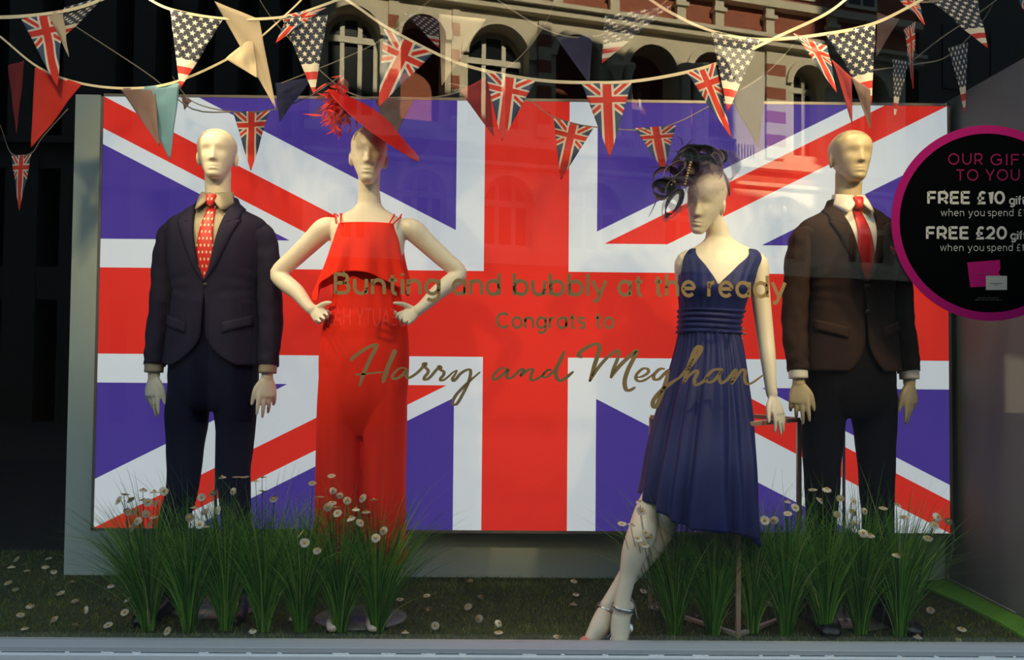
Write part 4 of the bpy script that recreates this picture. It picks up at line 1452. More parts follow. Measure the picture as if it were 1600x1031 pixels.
ribbon_loop((1040, 280, 2.86), 0.045, 0.040, 0.3, 0.045, NAVY_SHEER)
ribbon_loop((1035, 296, 2.84), 0.036, 0.030, -0.1, 0.05, NAVY_SHEER)
ribbon_loop((1062, 262, 2.87), 0.028, 0.055, -0.5, 0.05, NAVY_SHEER)
ribbon_loop((1078, 256, 2.86), 0.026, 0.048, 0.2, 0.05, NAVY_SHEER)
ribbon_loop((1074, 242, 2.90), 0.040, 0.026, 0.5, 0.05, NAVY_SHEER)
ribbon_loop((1096, 258, 2.90), 0.040, 0.030, -0.3, 0.06, NAVY_SHEER)
ribbon_loop((1110, 245, 2.92), 0.042, 0.026, -0.5, 0.05, LILAC_SHEER)
ribbon_loop((1118, 262, 2.90), 0.018, 0.050, 0.15, 0.035, LILAC_SHEER)
ribbon_loop((1048, 325, 2.85), 0.028, 0.044, -0.5, 0.05, GREY_SHEER)
ribbon_loop((1130, 262, 2.96), 0.050, 0.055, 0.3, 0.06, GREY_SHEER)
ribbon_loop((1062, 305, 2.85), 0.050, 0.052, 0.0, 0.07, GREY_SHEER)
ribbon_loop((1052, 318, 2.83), 0.020, 0.050, -0.5, 0.05, NAVY_SHEER)
ribbon_loop((1090, 240, 2.88), 0.050, 0.022, 0.1, 0.05, NAVY_SHEER)
ribbon_loop((1052, 268, 2.85), 0.040, 0.022, 0.7, 0.05, LILAC_SHEER)
ribbon_loop((1120, 250, 2.93), 0.028, 0.030, 0.6, 0.05, NAVY_SHEER)
for (a, b) in (((1028, 300), (1014, 338)), ((1060, 240), (1048, 236)), ((1045, 262), (1012, 262)), ((1072, 228), (1080, 216)), ((1066, 226), (1058, 212))):
    bm = B()
    tube(bm, [(*L(a[0], a[1], 2.84), 0.0022), (*L((a[0] + b[0]) / 2 + 3, (a[1] + b[1]) / 2 - 2, 2.83), 0.002), (*L(b[0], b[1], 2.83), 0.0008)], 8)
    build('quill', bm, mat('black_satin', (0, 0, 0)), hp_root)
BEAD = mat('dull_gold_beads', (0.35, 0.25, 0.12), rough=0.4, metal=0.6)
for c, r in [(L(1070 + i * 1.1, 288 - i * 4.2, 2.835), 0.0058) for i in range(9)] + [(L(x, y, 2.825), 0.004) for x, y in ((1051, 286), (1054, 284), (1049, 289))]:
    bm = B(); ell(bm, c, (r, r, r), 6); build('bead', bm, BEAD, hp_root)
bm = B()   # dark pad holding it together
ell(bm, L(1072, 274, 2.885), (0.046, 0.028, 0.040), 14)
ell(bm, L(1100, 260, 2.91), (0.052, 0.030, 0.030), 12)
ell(bm, L(1045, 290, 2.87), (0.045, 0.022, 0.034), 12)
build('headpiece_pad', bm, sheer('dark_tulle', (0.020, 0.018, 0.05), 0.62), hp_root)
# ================================================================ writing on the glass
def arc(cx, cy, rx, ry, a0, a1, n=18):
    return [(cx + rx * math.cos(math.radians(a0 + (a1 - a0) * i / n)), cy + ry * math.sin(math.radians(a0 + (a1 - a0) * i / n))) for i in range(n + 1)]


# strokes in x-height units (x-height 1, caps 1.38); width first
r_ = 0.46
GL = {
    'a': (1.12, [arc(.54, .5, .44, .46, 0, 360), [(.98, 1.0), (.98, 0)]]),
    'b': (1.14, [arc(.58, .5, .44, .46, 0, 360), [(.12, 1.45), (.12, 0)]]),
    'd': (1.14, [arc(.54, .5, .44, .46, 0, 360), [(1.0, 1.45), (1.0, 0)]]),
    'e': (1.06, [[(.10, .52), (.96, .52)] , arc(.53, .5, .43, .46, 0, 318)]),
    'f': (.62, [[(.28, 0), (.28, 1.1)] + arc(.50, 1.1, .22, .28, 180, 80, 8), [(.04, .93), (.56, .93)]]),
    'g': (1.14, [arc(.54, .5, .44, .46, 0, 360), [(1.0, 1.0), (1.0, 0)] + arc(.56, -.02, .44, .38, 0, -140, 12)]),
    'h': (1.06, [[(.12, 1.45), (.12, 0)], arc(.52, .53, .40, .41, 180, 0, 12) + [(.92, 0)]]),
    'i': (.26, [[(.13, 1.0), (.13, 0)], [(.13, 1.40), (.13, 1.22)]]),
    'l': (.26, [[(.13, 1.45), (.13, 0)]]),
    'n': (1.06, [[(.12, 1.0), (.12, 0)], arc(.52, .53, .40, .41, 180, 0, 12) + [(.92, 0)]]),
    'o': (1.12, [arc(.56, .5, .46, .46, 0, 360)]),
    'p': (1.14, [arc(.58, .5, .44, .46, 0, 360), [(.12, 1.0), (.12, -.42)]]),
    'r': (.66, [[(.12, 1.0), (.12, 0)], arc(.52, .50, .40, .44, 180, 90, 8)]),
    's': (.84, [[(.74, .84)] + arc(.42, .73, .30, .22, 50, 250, 10) + arc(.46, .28, .30, .24, 80, -140, 12)]),
    't': (.66, [[(.28, 1.28), (.28, .28)] + arc(.52, .28, .24, .25, 180, 280, 8), [(.04, .93), (.60, .93)]]),
    'u': (1.06, [[(.12, 1.0), (.12, .46)] + arc(.52, .46, .40, .42, 180, 360, 12), [(.92, 1.0), (.92, 0)]]),
    'w': (1.46, [[(.06, 1.0), (.40, .04), (.73, .96), (1.06, .04), (1.40, 1.0)]]),
    'y': (1.04, [[(.06, 1.0), (.52, .06)], [(.98, 1.0), (.44, -.22), (.30, -.36), (.10, -.33)]]),
    'B': (1.18, [[(.14, 0), (.14, 1.38)], [(.14, 1.31), (.66, 1.31)] + arc(.66, 1.02, .30, .29, 90, -90, 10) + [(.14, .73)], [(.66, .73)] + arc(.72, .40, .33, .33, 90, -90, 10) + [(.14, .07)]]),
    'C': (1.42, [arc(.76, .69, .64, .63, 42, 318, 26)]),
    'O': (1.60, [arc(.80, .69, .68, .63, 0, 360, 30)]),
    'U': (1.36, [[(.14, 1.38), (.14, .60)] + arc(.68, .60, .54, .54, 180, 360, 14) + [(1.22, 1.38)]]),
    'R': (1.22, [[(.14, 0), (.14, 1.38)], [(.14, 1.31), (.66, 1.31)] + arc(.66, .92, .40, .39, 90, -90, 10) + [(.14, .53)], [(.66, .53), (1.08, 0)]]),
    'G': (1.52, [arc(.78, .69, .66, .63, 45, 330, 26) + [(1.36, .66), (.84, .66)]]),
    'I': (.34, [[(.17, 0), (.17, 1.38)]]),
    'F': (1.08, [[(.14, 0), (.14, 1.38)], [(.14, 1.31), (1.02, 1.31)], [(.14, .68), (.92, .68)]]),
    'E': (1.10, [[(.14, 0), (.14, 1.38)], [(.14, 1.31), (1.04, 1.31)], [(.14, .70), (.94, .70)], [(.14, .07), (1.04, .07)]]),
    'T': (1.14, [[(.57, 0), (.57, 1.31)], [(.04, 1.31), (1.10, 1.31)]]),
    'Y': (1.24, [[(.62, 0), (.62, .58)], [(.05, 1.38), (.62, .56), (1.19, 1.38)]]),
    'H': (1.34, [[(.14, 0), (.14, 1.38)], [(1.20, 0), (1.20, 1.38)], [(.14, .70), (1.20, .70)]]),
    'A': (1.36, [[(.05, 0), (.68, 1.38), (1.31, 0)], [(.30, .42), (1.06, .42)]]),
    '1': (.62, [[(.10, 1.14), (.42, 1.31), (.42, 0)]]),
    '0': (1.24, [arc(.62, .69, .50, .63, 0, 360, 26)]),
    '2': (1.14, [arc(.54, .93, .42, .40, 165, -30, 12) + [(.12, .07), (1.06, .07)]]),
    '£': (1.16, [[(1.0, 1.16)] + arc(.72, .98, .32, .33, 40, 180, 10) + [(.40, .12), (.08, .07), (1.06, .07)], [(.10, .62), (.90, .62)]]),
    ' ': (.50, []),
}


def ribbon(bm, pts, w, to3, th=0.0008, wf=None):
    """thick flat stroke; pts in 2-D, to3 maps (x, y, h) to space"""
    n = len(pts)
    closed = n > 3 and (abs(pts[0][0] - pts[-1][0]) + abs(pts[0][1] - pts[-1][1])) < 1e-6
    rings = []
    for i in range(n):
        if closed and i in (0, n - 1): a, b = pts[-2], pts[1]
        else: a, b = pts[max(i - 1, 0)], pts[min(i + 1, n - 1)]
        dx, dy = b[0] - a[0], b[1] - a[1]
        l = math.hypot(dx, dy) or 1
        nx, ny = -dy / l, dx / l
        k = 1.0
        if 0 < i < n - 1:      # mitre
            e1 = (pts[i][0] - pts[i - 1][0], pts[i][1] - pts[i - 1][1]); l1 = math.hypot(*e1) or 1
            k = min(2.0, 1 / max(0.45, abs(nx * -e1[1] / l1 + ny * e1[0] / l1)))
        ww = (wf(i / (n - 1), dx / l, dy / l) if wf else w) / 2 * k
        x, y = pts[i]
        rings.append([to3(x + nx * ww, y + ny * ww, 0), to3(x - nx * ww, y - ny * ww, 0), to3(x - nx * ww, y - ny * ww, th), to3(x + nx * ww, y + ny * ww, th)])
    loft(bm, rings)


def word(bm, text, px0, px1, base, xh, D, w=0.24, track=0.16):
    """text between two pixels on its baseline (base at px0, base2 at px1), on the plane y = D"""
    b0, b1 = base if isinstance(base, tuple) else (base, base)
    tot = sum(GL[c][0] + track for c in text) - track
    sx = (px1 - px0) / tot
    x = 0
    for c in text:
        for st in GL[c][1]:
            def to3(u, v, h, x=x):
                px = px0 + (x + u) * sx
                p = P(px, b0 + (b1 - b0) * (px - px0) / (px1 - px0) - v * xh, D)
                return p + V((0, h, 0))
            k = sx / xh
            # keep stroke thickness even when the letters are squeezed
            ribbon(bm, st, w, to3)
        x += GL[c][0] + track


GOLD = mat('gold_vinyl', (0.25, 0.18, 0.075), rough=0.6, spec=0.2)
YL = YG - 0.0045
LGRP = 'gold lettering on the glass'


def lettering(label, loc):
    r = empty('window_lettering', loc)
    return tag(r, label, 'lettering', LGRP)


def word_part(root, bm):
    c = root.location
    for v in bm.verts: v.co -= c
    return build('word', bm, GOLD, root, smooth=False)


wl1 = lettering('gold vinyl line on the glass reading Bunting and bubbly at the ready', P(875, 460, YL))
for tx_, x0_, x1_, b0_, b1_ in (('Bunting', 521, 689, 459, 460), ('and', 706, 783, 460, 461), ('bubbly', 801, 948, 461, 462), ('at', 965, 1005, 462, 462), ('the', 1022, 1087, 462, 463), ('ready', 1105, 1228, 463, 465)):
    bm = B(); word(bm, tx_, x0_, x1_, (b0_, b1_), 23.5, YL); word_part(wl1, bm)
wl2 = lettering('small gold vinyl line on the glass reading Congrats to', P(868, 512, YL))
for tx_, x0_, x1_ in (('Congrats', 775, 915), ('to', 930, 960)):
    bm = B(); word(bm, tx_, x0_, x1_, (512.5, 513), 17.5, YL); word_part(wl2, bm)


def hand_script(strokes, ox, oy, k=3.965):
    bm = B()
    for (w, pts) in strokes:
        sm = cat([list(p) for p in pts], 7)

        def to3(x, y, h):
            return P(ox + x / k, oy - y / k, YL) + V((0, h, 0))
        pp = [(x, -y) for x, y in sm]

        def wf(t, dx, dy, w=w):
            down = abs(dy)
            taper = min(1, 0.55 + 4 * t, 0.5 + 4 * (1 - t))
            return w * (0.78 + 0.50 * down) * taper
        ribbon(bm, pp, w, lambda x, y, h: P(ox + x / k, oy - y / k, YL) + V((0, h, 0)), wf=wf)
    return bm


SH = [
    (36, [(80, 245), (72, 222), (140, 165), (250, 95), (345, 62), (342, 100), (290, 200), (230, 330), (190, 430), (155, 535)]),
    (42, [(565, 115), (530, 200), (475, 330), (422, 498)]),
    (26, [(105, 402), (200, 395), (300, 385), (425, 372)]),
    (30, [(700, 340), (640, 322), (580, 355), (530, 415), (545, 447), (595, 440), (650, 400), (700, 348), (688, 400), (705, 438), (750, 425), (820, 375), (878, 312), (884, 280), (912, 275), (905, 318), (936, 350), (932, 385), (900, 425), (893, 455), (925, 455), (965, 425), (1020, 360), (1052, 325), (1062, 306), (1082, 318), (1078, 345), (1115, 370), (1112, 405), (1082, 442), (1080, 466), (1115, 462), (1165, 425), (1220, 375), (1268, 350)]),
    (30, [(1268, 352), (1245, 395), (1215, 445), (1225, 472), (1255, 450), (1300, 395), (1360, 355), (1408, 345), (1420, 385), (1395, 490), (1330, 625), (1268, 728), (1228, 742), (1215, 712), (1250, 640), (1315, 565), (1390, 492), (1460, 430), (1530, 370)]),
]
SA = [
    (28, [(240, 342), (190, 325), (130, 352), (75, 422), (82, 456), (130, 445), (190, 395), (248, 342), (232, 400), (240, 442), (280, 438), (335, 395), (385, 345), (425, 345), (410, 375), (392, 415), (435, 378), (490, 342), (528, 348), (508, 405), (502, 445), (525, 466), (570, 452), (640, 405), (690, 350), (742, 345)]),
    (26, [(742, 350), (700, 348), (652, 390), (642, 425), (680, 430), (730, 395), (785, 330)]),
    (36, [(890, 132), (850, 220), (800, 325), (788, 395), (808, 452), (850, 470), (915, 428), (990, 365)]),
]
S8 = [
    (22, [(238, 628), (216, 618), (222, 598), (262, 568), (315, 545), (342, 552), (340, 590), (312, 680), (282, 778)]),
    (18, [(282, 778), (330, 700), (390, 630), (440, 590), (462, 590), (458, 630), (430, 700), (412, 756)]),
    (22, [(412, 756), (460, 690), (520, 630), (572, 586), (560, 625), (520, 705), (500, 775), (508, 825), (535, 830), (566, 812)]),
    (16, [(572, 752), (610, 745), (645, 722), (642, 700), (612, 698), (578, 728), (568, 758), (590, 776), (630, 765), (682, 728)]),
    (18, [(750, 700), (718, 700), (684, 732), (682, 762), (712, 762), (745, 730), (772, 702)]),
    (22, [(772, 702), (752, 790), (720, 875), (695, 932), (676, 930), (678, 895), (715, 845), (775, 795), (840, 752)]),
    (22, [(840, 752), (905, 680), (955, 612), (972, 572), (955, 562), (928, 600), (895, 690), (862, 792)]),
    (17, [(862, 792), (905, 735), (940, 710), (952, 722), (932, 765), (940, 798), (990, 775), (1010, 745), (1045, 708), (1078, 702), (1100, 708), (1060, 765), (1025, 782), (1004, 768), (1010, 745)]),
    (17, [(1100, 706), (1086, 750), (1098, 786), (1135, 765), (1172, 720), (1188, 706), (1180, 740), (1165, 785), (1195, 742), (1228, 706), (1246, 712), (1243, 755), (1255, 790), (1290, 785), (1362, 734)]),
]
wl3 = lettering('large gold handwritten script line on the glass, below the two printed lines', P(875, 590, YL))
for ss, ox, oy, kk in ((SH, 540, 530, 7.27), (SA, 760, 530, 7.27), (S8, 850, 400, 3.965)):
    word_part(wl3, hand_script(ss, ox, oy, kk))

# round offer sticker
sc_ = P(1545, 348, YG - 0.0035)
st = empty('offer_sticker', sc_)
tag(st, 'round black window sticker with magenta border advertising free gifts', 'sticker')


def disc(bm, r0_, r1_, y0, y1, n=96):
    if r0_:
        rr = [[V((r * math.cos(2 * PI * k / n), y, r * math.sin(2 * PI * k / n))) for k in range(n)] for r, y in ((r0_, y0), (r1_, y0), (r1_, y1), (r0_, y1), (r0_, y0))]
        loft(bm, rr, cap=False)
    else:
        loft(bm, [[V((r1_ * math.cos(2 * PI * k / n), y, r1_ * math.sin(2 * PI * k / n))) for k in range(n)] for y in (y0, y1)])


MAG = mat('magenta_vinyl', (0.15, 0.003, 0.08), rough=0.8, spec=0.05)
bm = B(); disc(bm, 0, 0.332, -0.0006, 0); build('backing_disc', bm, mat('black_vinyl', (0.001, 0.0015, 0.002), rough=0.9, spec=0.0), st, smooth=False)
bm = B(); disc(bm, 0.305, 0.3335, -0.0013, -0.0008); build('border_ring', bm, MAG, st, smooth=False)
YS = YG - 0.0055


def sticker_text(items, m_, name):
    for a in items:
        bm = B()
        word(bm, *a)
        for v in bm.verts: v.co -= sc_
        build(name, bm, m_, st, smooth=False)


sticker_text([('OUR', 1481, 1536, 257, 12.6, YS, .17, .30), ('GIFT', 1547, 1612, 258, 12.6, YS, .17, .30), ('TO', 1494, 1529, 282, 12.6, YS, .17, .30), ('YOU', 1540, 1594, 282, 12.6, YS, .17, .30)], mat('magenta_vinyl_text', (0.10, 0.004, 0.045), rough=0.8, spec=0.05), 'magenta_word')
sticker_text([('FREE', 1449, 1516, 318, 13.4, YS, .30, .18), ('£10', 1526, 1570, 318, 13.4, YS, .30, .18), ('gift', 1577, 1602, 319, 9, YS, .27, .14), ('when', 1470, 1507, 337.5, 8, YS, .13, .22), ('you', 1513, 1539, 337.5, 8, YS, .13, .22), ('spend', 1543, 1584, 337.5, 8, YS, .13, .22), ('£1', 1590, 1602, 337.5, 8, YS, .13, .22),
              ('FREE', 1447, 1514, 373, 13.4, YS, .30, .18), ('£20', 1524, 1573, 373, 13.4, YS, .30, .18), ('gift', 1579, 1604, 374, 9, YS, .27, .14), ('when', 1469, 1506, 392, 8, YS, .13, .22), ('you', 1512, 1538, 392, 8, YS, .13, .22), ('spend', 1542, 1583, 392, 8, YS, .13, .22), ('£1', 1588, 1600, 392, 8, YS, .13, .22)], mat('pale_grey_vinyl_text', (0.16, 0.20, 0.23), rough=0.5), 'pale_word')


def card(pts, m_, name, y):
    bm = B()
    a = [bm.verts.new(V((P(x, z, YG - 0.0045).x, YG - y, P(x, z, YG - 0.0045).z)) - sc_) for x, z in pts]
    b = [bm.verts.new(v.co + V((0, -0.0006, 0))) for v in a]
    bm.faces.new(a); bm.faces.new(b[::-1])
    for i in range(len(a)):
        j = (i + 1) % len(a)
        bm.faces.new((a[i], a[j], b[j], b[i]))
    return build(name, bm, m_, st, smooth=False)


card([(1511, 410), (1562, 406), (1563, 420), (1560, 426), (1564, 432), (1566, 446), (1516, 449)], MAG, 'magenta_card', 0.0045)
card([(1540, 431), (1573, 431), (1573, 453), (1540, 453)], mat('silver_card', (0.12, 0.16, 0.18), rough=0.4), 'silver_card', 0.0058)
for y, x0, x1, h in ((465, 1527, 1560, 0.8), (468, 1524, 1565, 0.8), (442, 1547, 1567, 0.9), (444.5, 1553, 1561, 0.6), (427, 1527, 1546, 0.8)):
    bm = B()
    nn = int((x1 - x0) / 1.3)
    for i in range(nn):
        x = x0 + (x1 - x0) * i / nn
        if i % 6 == 5: continue
        p = P(x, y, YG - 0.0078) - sc_; q = P(x + 0.9, y + h, YG - 0.0078) - sc_
        box(bm, (p.x, p.y, q.z), (q.x, p.y + 0.0006, p.z))
    build('line_of_fine_print', bm, mat('dim_print', (0.03, 0.03, 0.035), rough=0.5), st, smooth=False)

# ================================================================ grass tufts
GREEN = island_green('tuft_green', ((0, (0.020, 0.095, 0.010)), (0.35, (0.05, 0.20, 0.018)), (0.7, (0.15, 0.40, 0.035)), (0.96, (0.32, 0.55, 0.09)), (1, (0.50, 0.54, 0.22))), rough=0.45, trans=0.35)
TUFTS = [(231, 2.87, -0.05), (295, 2.86, 0.0), (353, 2.88, 0.0), (412, 2.87, 0.0), (470, 2.87, 0.0), (531, 2.87, 0.0), (590, 2.87, 0.02), (1055, 2.87, -0.02), (1114, 2.86, 0.0), (1175, 2.88, 0.0), (1229, 2.86, 0.0), (1290, 2.87, 0.0), (1345, 2.88, 0.0), (1406, 2.86, 0.03)]
ORD = ['first', 'second', 'third', 'fourth', 'fifth', 'sixth', 'seventh', 'eighth', 'ninth', 'tenth', 'eleventh', 'twelfth', 'thirteenth', 'fourteenth', 'fifteenth', 'sixteenth', 'seventeenth', 'eighteenth', 'nineteenth', 'twentieth']
tuft_x = []
for ti, (px, D, lean) in enumerate(TUFTS):
    rt = random.Random(100 + ti)
    base = V((P(px, 985, D).x, D, 0))
    tuft_x.append((px, base))
    bm = B()
    for i in range(430):
        a = rt.uniform(0, 2 * PI)
        rr = 0.022 * math.sqrt(rt.random())
        s0 = V((math.cos(a) * rr, math.sin(a) * rr * 0.55, 0.0))
        h = rt.uniform(0.32, 0.52) if rt.random() < 0.82 else rt.uniform(0.20, 0.64)
        out = V((math.cos(a), math.sin(a) * 0.55, 0)) * rt.uniform(0.03, 0.17) * (0.4 + rr / 0.022) + V((lean + rt.gauss(0, 0.02), 0, 0))
        droop = rt.uniform(0.0, 0.10) if rt.random() < 0.66 else rt.uniform(0.10, 0.30)
        w = rt.uniform(0.0009, 0.0018)
        side = V((math.cos(a * 3.3), math.sin(a * 3.3) * 0.3, 0)).normalized()
        if side.length < 0.5: side = V((1, 0, 0))
        pts = []
        for q in range(9):
            t = q / 8
            p = s0 + out * (0.22 * t + 1.05 * t * t + droop * 5 * t ** 4 * 0.6) + V((0, 0, h * (t - droop * 1.4 * t ** 4)))
            p.y = max(p.y, YG + 0.012 - base.y)
            p.z = max(p.z, 0.004)
            ww = w * (1 - t ** 3) + 0.00015
            pts.append([p - side * ww, p + side * ww])
        grid(bm, pts)
    o = build('grass_tuft', bm, GREEN, None, loc=base)
    grp = ti < 7
    k = ti if grp else ti - 7
    where = ('fanned grass tuft at the foot of the ' + ('left pair' if grp else 'right pair') + ', ' + ('leftmost of seven' if k == 0 else 'rightmost of seven' if k == 6 else ORD[k] + ' of seven from the left'))
    tag(o, where, 'ornamental grass', 'artificial grass tufts along the glass')
# long stray blades reaching to the right of the last tuft
for (pts_, lab) in (([(1408, 1000), (1440, 975), (1475, 955), (1513, 949)], 'long single grass blade bending right over the turf beside the last tuft'), ([(1375, 1000), (1380, 965), (1388, 925)], 'pale upright grass blade between the two rightmost tufts')):
    c0 = G(*pts_[0]); c0.y = 2.86
    bm = B()
    q = [P(x, y, 2.86) - V((c0.x, 2.86, 0)) for x, y in pts_]
    q[0].z = 0.0
    q = [V(p) for p in cat([list(p) for p in q], 5)]
    grid(bm, [[p - V((0.001, 0, 0.001)), p + V((0.001, 0, 0.001))] for p in q])
    tag(build('bent_grass', bm, island_green('blade_green', ((0, (0.12, 0.20, 0.05)), (1, (0.16, 0.24, 0.07)))), None, loc=(c0.x, 2.86, 0), solid=0.0006), lab, 'grass blade')

# ================================================================ daisies
PETAL = mat('daisy_petal', (0.80, 0.76, 0.64), rough=0.6, trans=0.2)
YOLK = mat('daisy_centre', (0.62, 0.34, 0.03), rough=0.7, bump=0.6, bscale=900)
STEM = mat('daisy_stem', (0.03, 0.07, 0.02), rough=0.6)


def petal_mesh(cup):
    bm = B()
    for k in range(13):
        a = 2 * PI * k / 13 + 0.1 * math.sin(k * 5)
        d, s = V((math.cos(a), math.sin(a), 0)), V((-math.sin(a), math.cos(a), 0))
        pts = []
        for q, (r, w) in enumerate(((0.003, 0.0014), (0.007, 0.0028), (0.0115, 0.0034), (0.0148, 0.0026), (0.0160, 0.0008))):
            z = cup * (r / 0.016) ** 1.5 + 0.0006 * math.sin(k * 3.1)
            pts.append([d * r - s * w + V((0, 0, z)), d * r + V((0, 0, z + 0.0008)), d * r + s * w + V((0, 0, z))])
        grid(bm, pts)
    me = bpy.data.meshes.new('petals'); bmesh.ops.solidify(bm, geom=bm.faces[:], thickness=0.0005)
    bm.to_mesh(me); bm.free(); me.materials.append(PETAL)
    me.polygons.foreach_set('use_smooth', [True] * len(me.polygons))
    return me


def centre_mesh():
    bm = B()
    ell(bm, (0, 0, 0.0012), (0.0052, 0.0052, 0.0034), 8)
    me = bpy.data.meshes.new('flower_centre'); bm.to_mesh(me); bm.free(); me.materials.append(YOLK)
    me.polygons.foreach_set('use_smooth', [True] * len(me.polygons))
    return me


PM = [petal_mesh(c) for c in (0.002, -0.003, -0.007)]
CM = centre_mesh()
rd = random.Random(77)


def daisy(loc, tilt, az, size, label, group, stem_to=None, name='daisy'):
    r = empty(name, loc)
    tag(r, label, 'flower', group)
    q = Matrix.Rotation(az, 4, 'Z') @ Matrix.Rotation(tilt, 4, 'X') @ Matrix.Scale(size, 4)
    for nm, me in (('petals', rd.choice(PM)), ('flower_centre', CM)):
        o = bpy.data.objects.new(nm, me); COL.objects.link(o); o.parent = r; o.matrix_local = q
    if stem_to is not None:
        bm = B()
        e = V(stem_to) - V(loc)
        dn = (q.to_3x3() @ V((0, 0, -1))).normalized() * 0.03
        tube(bm, [(0, 0, 0, 0.0009), (*(dn * 0.5 + e * 0.03), 0.0010), (*(e * 0.35 + dn * 0.6), 0.0011), (*(e * 0.75), 0.0012), (*e, 0.0013)], 6, n=3, cap=False)
        build('stem', bm, STEM, r)


FALL = [(26, 874), (18, 884), (42, 892), (71, 884), (76, 873), (84, 892), (13, 911), (24, 920), (95, 927), (113, 908), (117, 938), (47, 945), (32, 960), (39, 981), (83, 966), (132, 953), (119, 975), (169, 977), (173, 914),
        (199, 936), (195, 957), (262, 986), (251, 904), (431, 904), (435, 928), (395, 984), (457, 963),
        (620, 907), (625, 937), (667, 931), (734, 906), (752, 931), (668, 953), (731, 947), (680, 977), (748, 966), (780, 973), (779, 987), (633, 986),
        (897, 906), (900, 928), (896, 942), (1005, 924), (871, 994), (1089, 963), (1454, 952), (1503, 982), (1434, 993), (1500, 1000)]
ZONES = [(-1, 130, 'on the dark turf left of the backing wall'), (130, 480, 'on the turf around the navy suited mannequin'), (480, 850, 'on the bare turf right of the red jumpsuit'), (850, 1120, 'on the turf around the silver sandals'), (1120, 1700, 'on the turf beside the bright green mat')]
for x0, x1, zone in ZONES:
    zs = sorted([p for p in FALL if x0 <= p[0] < x1])
    for i, (x, y) in enumerate(zs):
        w = G(x, y, 0.018)
        od = 'leftmost' if i == 0 else 'rightmost' if i == len(zs) - 1 else ORD[i] + ' from left'
        daisy(w, rd.gauss(0.30, 0.35), rd.uniform(-0.7, 0.7), rd.uniform(0.85, 1.05), 'daisy head lying ' + zone + ', ' + od, 'fallen daisy heads on the turf')
UP = [(186, 782), (195, 773), (203, 779), (224, 764), (241, 767), (256, 767), (225, 780), (231, 784), (242, 786), (200, 799), (210, 799), (228, 803), (214, 813), (204, 823), (240, 807), (234, 820), (315, 777), (332, 770), (305, 792), (296, 808), (321, 800), (312, 819), (321, 822), (338, 796), (347, 744), (370, 746), (383, 746),
      (363, 767), (400, 751), (410, 746), (411, 768), (427, 779), (488, 754), (471, 834), (476, 848), (495, 859), (518, 744), (520, 766), (500, 777), (531, 773), (543, 781), (565, 777), (584, 780), (556, 794), (572, 799), (548, 808), (563, 816), (519, 785), (512, 791), (524, 793), (527, 801), (598, 828), (587, 840),
      (1032, 768), (1041, 775), (1043, 786), (1000, 783), (1002, 798), (972, 819), (987, 819), (1009, 832), (1014, 838), (997, 841), (1008, 851), (1081, 803), (1100, 812), (1129, 820), (1171, 767), (1176, 786), (1195, 813), (1209, 812), (1231, 782), (1242, 793), (1231, 803),
      (1270, 766), (1292, 763), (1282, 780), (1313, 779), (1333, 783), (1334, 799), (1308, 804), (1337, 817), (1352, 798), (1380, 793), (1349, 832), (1360, 835), (1401, 866), (1403, 788), (1413, 807), (1466, 807), (1482, 814), (1461, 820), (1450, 840)]
by = {}
for p in UP:
    ti = min(range(14), key=lambda i: abs(tuft_x[i][0] - p[0]))
    by.setdefault(ti, []).append(p)
for ti, ps in by.items():
    ps.sort()
    for i, (x, y) in enumerate(ps):
        D = rd.uniform(2.745, 2.775) if y > 800 else rd.uniform(2.80, 2.90)
        if ti == 7 and x < 1020: D = 2.703
        w = P(x, y, D)
        side = 'left' if ti < 7 else 'right'
        k = ti % 7
        tn = 'leftmost' if k == 0 else 'rightmost' if k == 6 else ORD[k]
        od = 'alone' if len(ps) == 1 else 'its leftmost' if i == 0 else 'its rightmost' if i == len(ps) - 1 else ORD[i] + ' from left'
        facing = rd.random() < 0.55
        daisy(w, rd.uniform(0.75, 1.25) if (facing and y > 765) else rd.gauss(0.15, 0.3), rd.gauss(0, 0.5), rd.uniform(0.85, 1.1), 'stemmed daisy in the %s of the seven %s tufts, %s' % (tn, side, od), 'daisies standing in the grass tufts', stem_to=tuft_x[ti][1] + V(((w.x - tuft_x[ti][1].x) * 0.3, 0, 0.02)))

# ================================================================ street seen in the reflection
KS = 0.29
ang = math.atan(-KS)
fo_ = empty('arcaded_brick_building', (0, -12.74, -0.55), ang)
tag(fo_, 'sunlit victorian brick and stone arcade across the street, mirrored in the glass', 'building')
BRICK, nt, b = new_mat('red_brick')
tc = nt.nodes.new('ShaderNodeTexCoord'); mp = nt.nodes.new('ShaderNodeMapping'); mp.inputs['Rotation'].default_value = (PI / 2, 0, 0)
br = nt.nodes.new('ShaderNodeTexBrick'); br.inputs['Scale'].default_value = 4.5
br.inputs['Color1'].default_value = (0.38, 0.09, 0.04, 1); br.inputs['Color2'].default_value = (0.27, 0.06, 0.03, 1); br.inputs['Mortar'].default_value = (0.30, 0.22, 0.16, 1)
nt.links.new(tc.outputs['Object'], mp.inputs[0]); nt.links.new(mp.outputs[0], br.inputs['Vector']); nt.links.new(br.outputs[0], b.inputs['Base Color'])
b.inputs['Roughness'].default_value = 0.9
STONE = mat('cream_stone', (0.60, 0.54, 0.40), rough=0.85, bump=0.4, bscale=12, vary=0.18, vscale=2.5)
WFRAME = mat('cream_window_paint', (0.62, 0.58, 0.46), rough=0.6)
PANE = mat('dark_street_pane', (0.012, 0.015, 0.018), rough=0.08)
DARK_STONE = mat('dark_stone', (0.10, 0.095, 0.085), rough=0.9, vary=0.2, vscale=1.5)  # one dark, slightly mottled stone colour for the plain walls


def FU(px):
    s = (px - 788) / F
    d = 18.1 / (1 - KS * s)
    return s * d * math.sqrt(1 + KS * KS), d


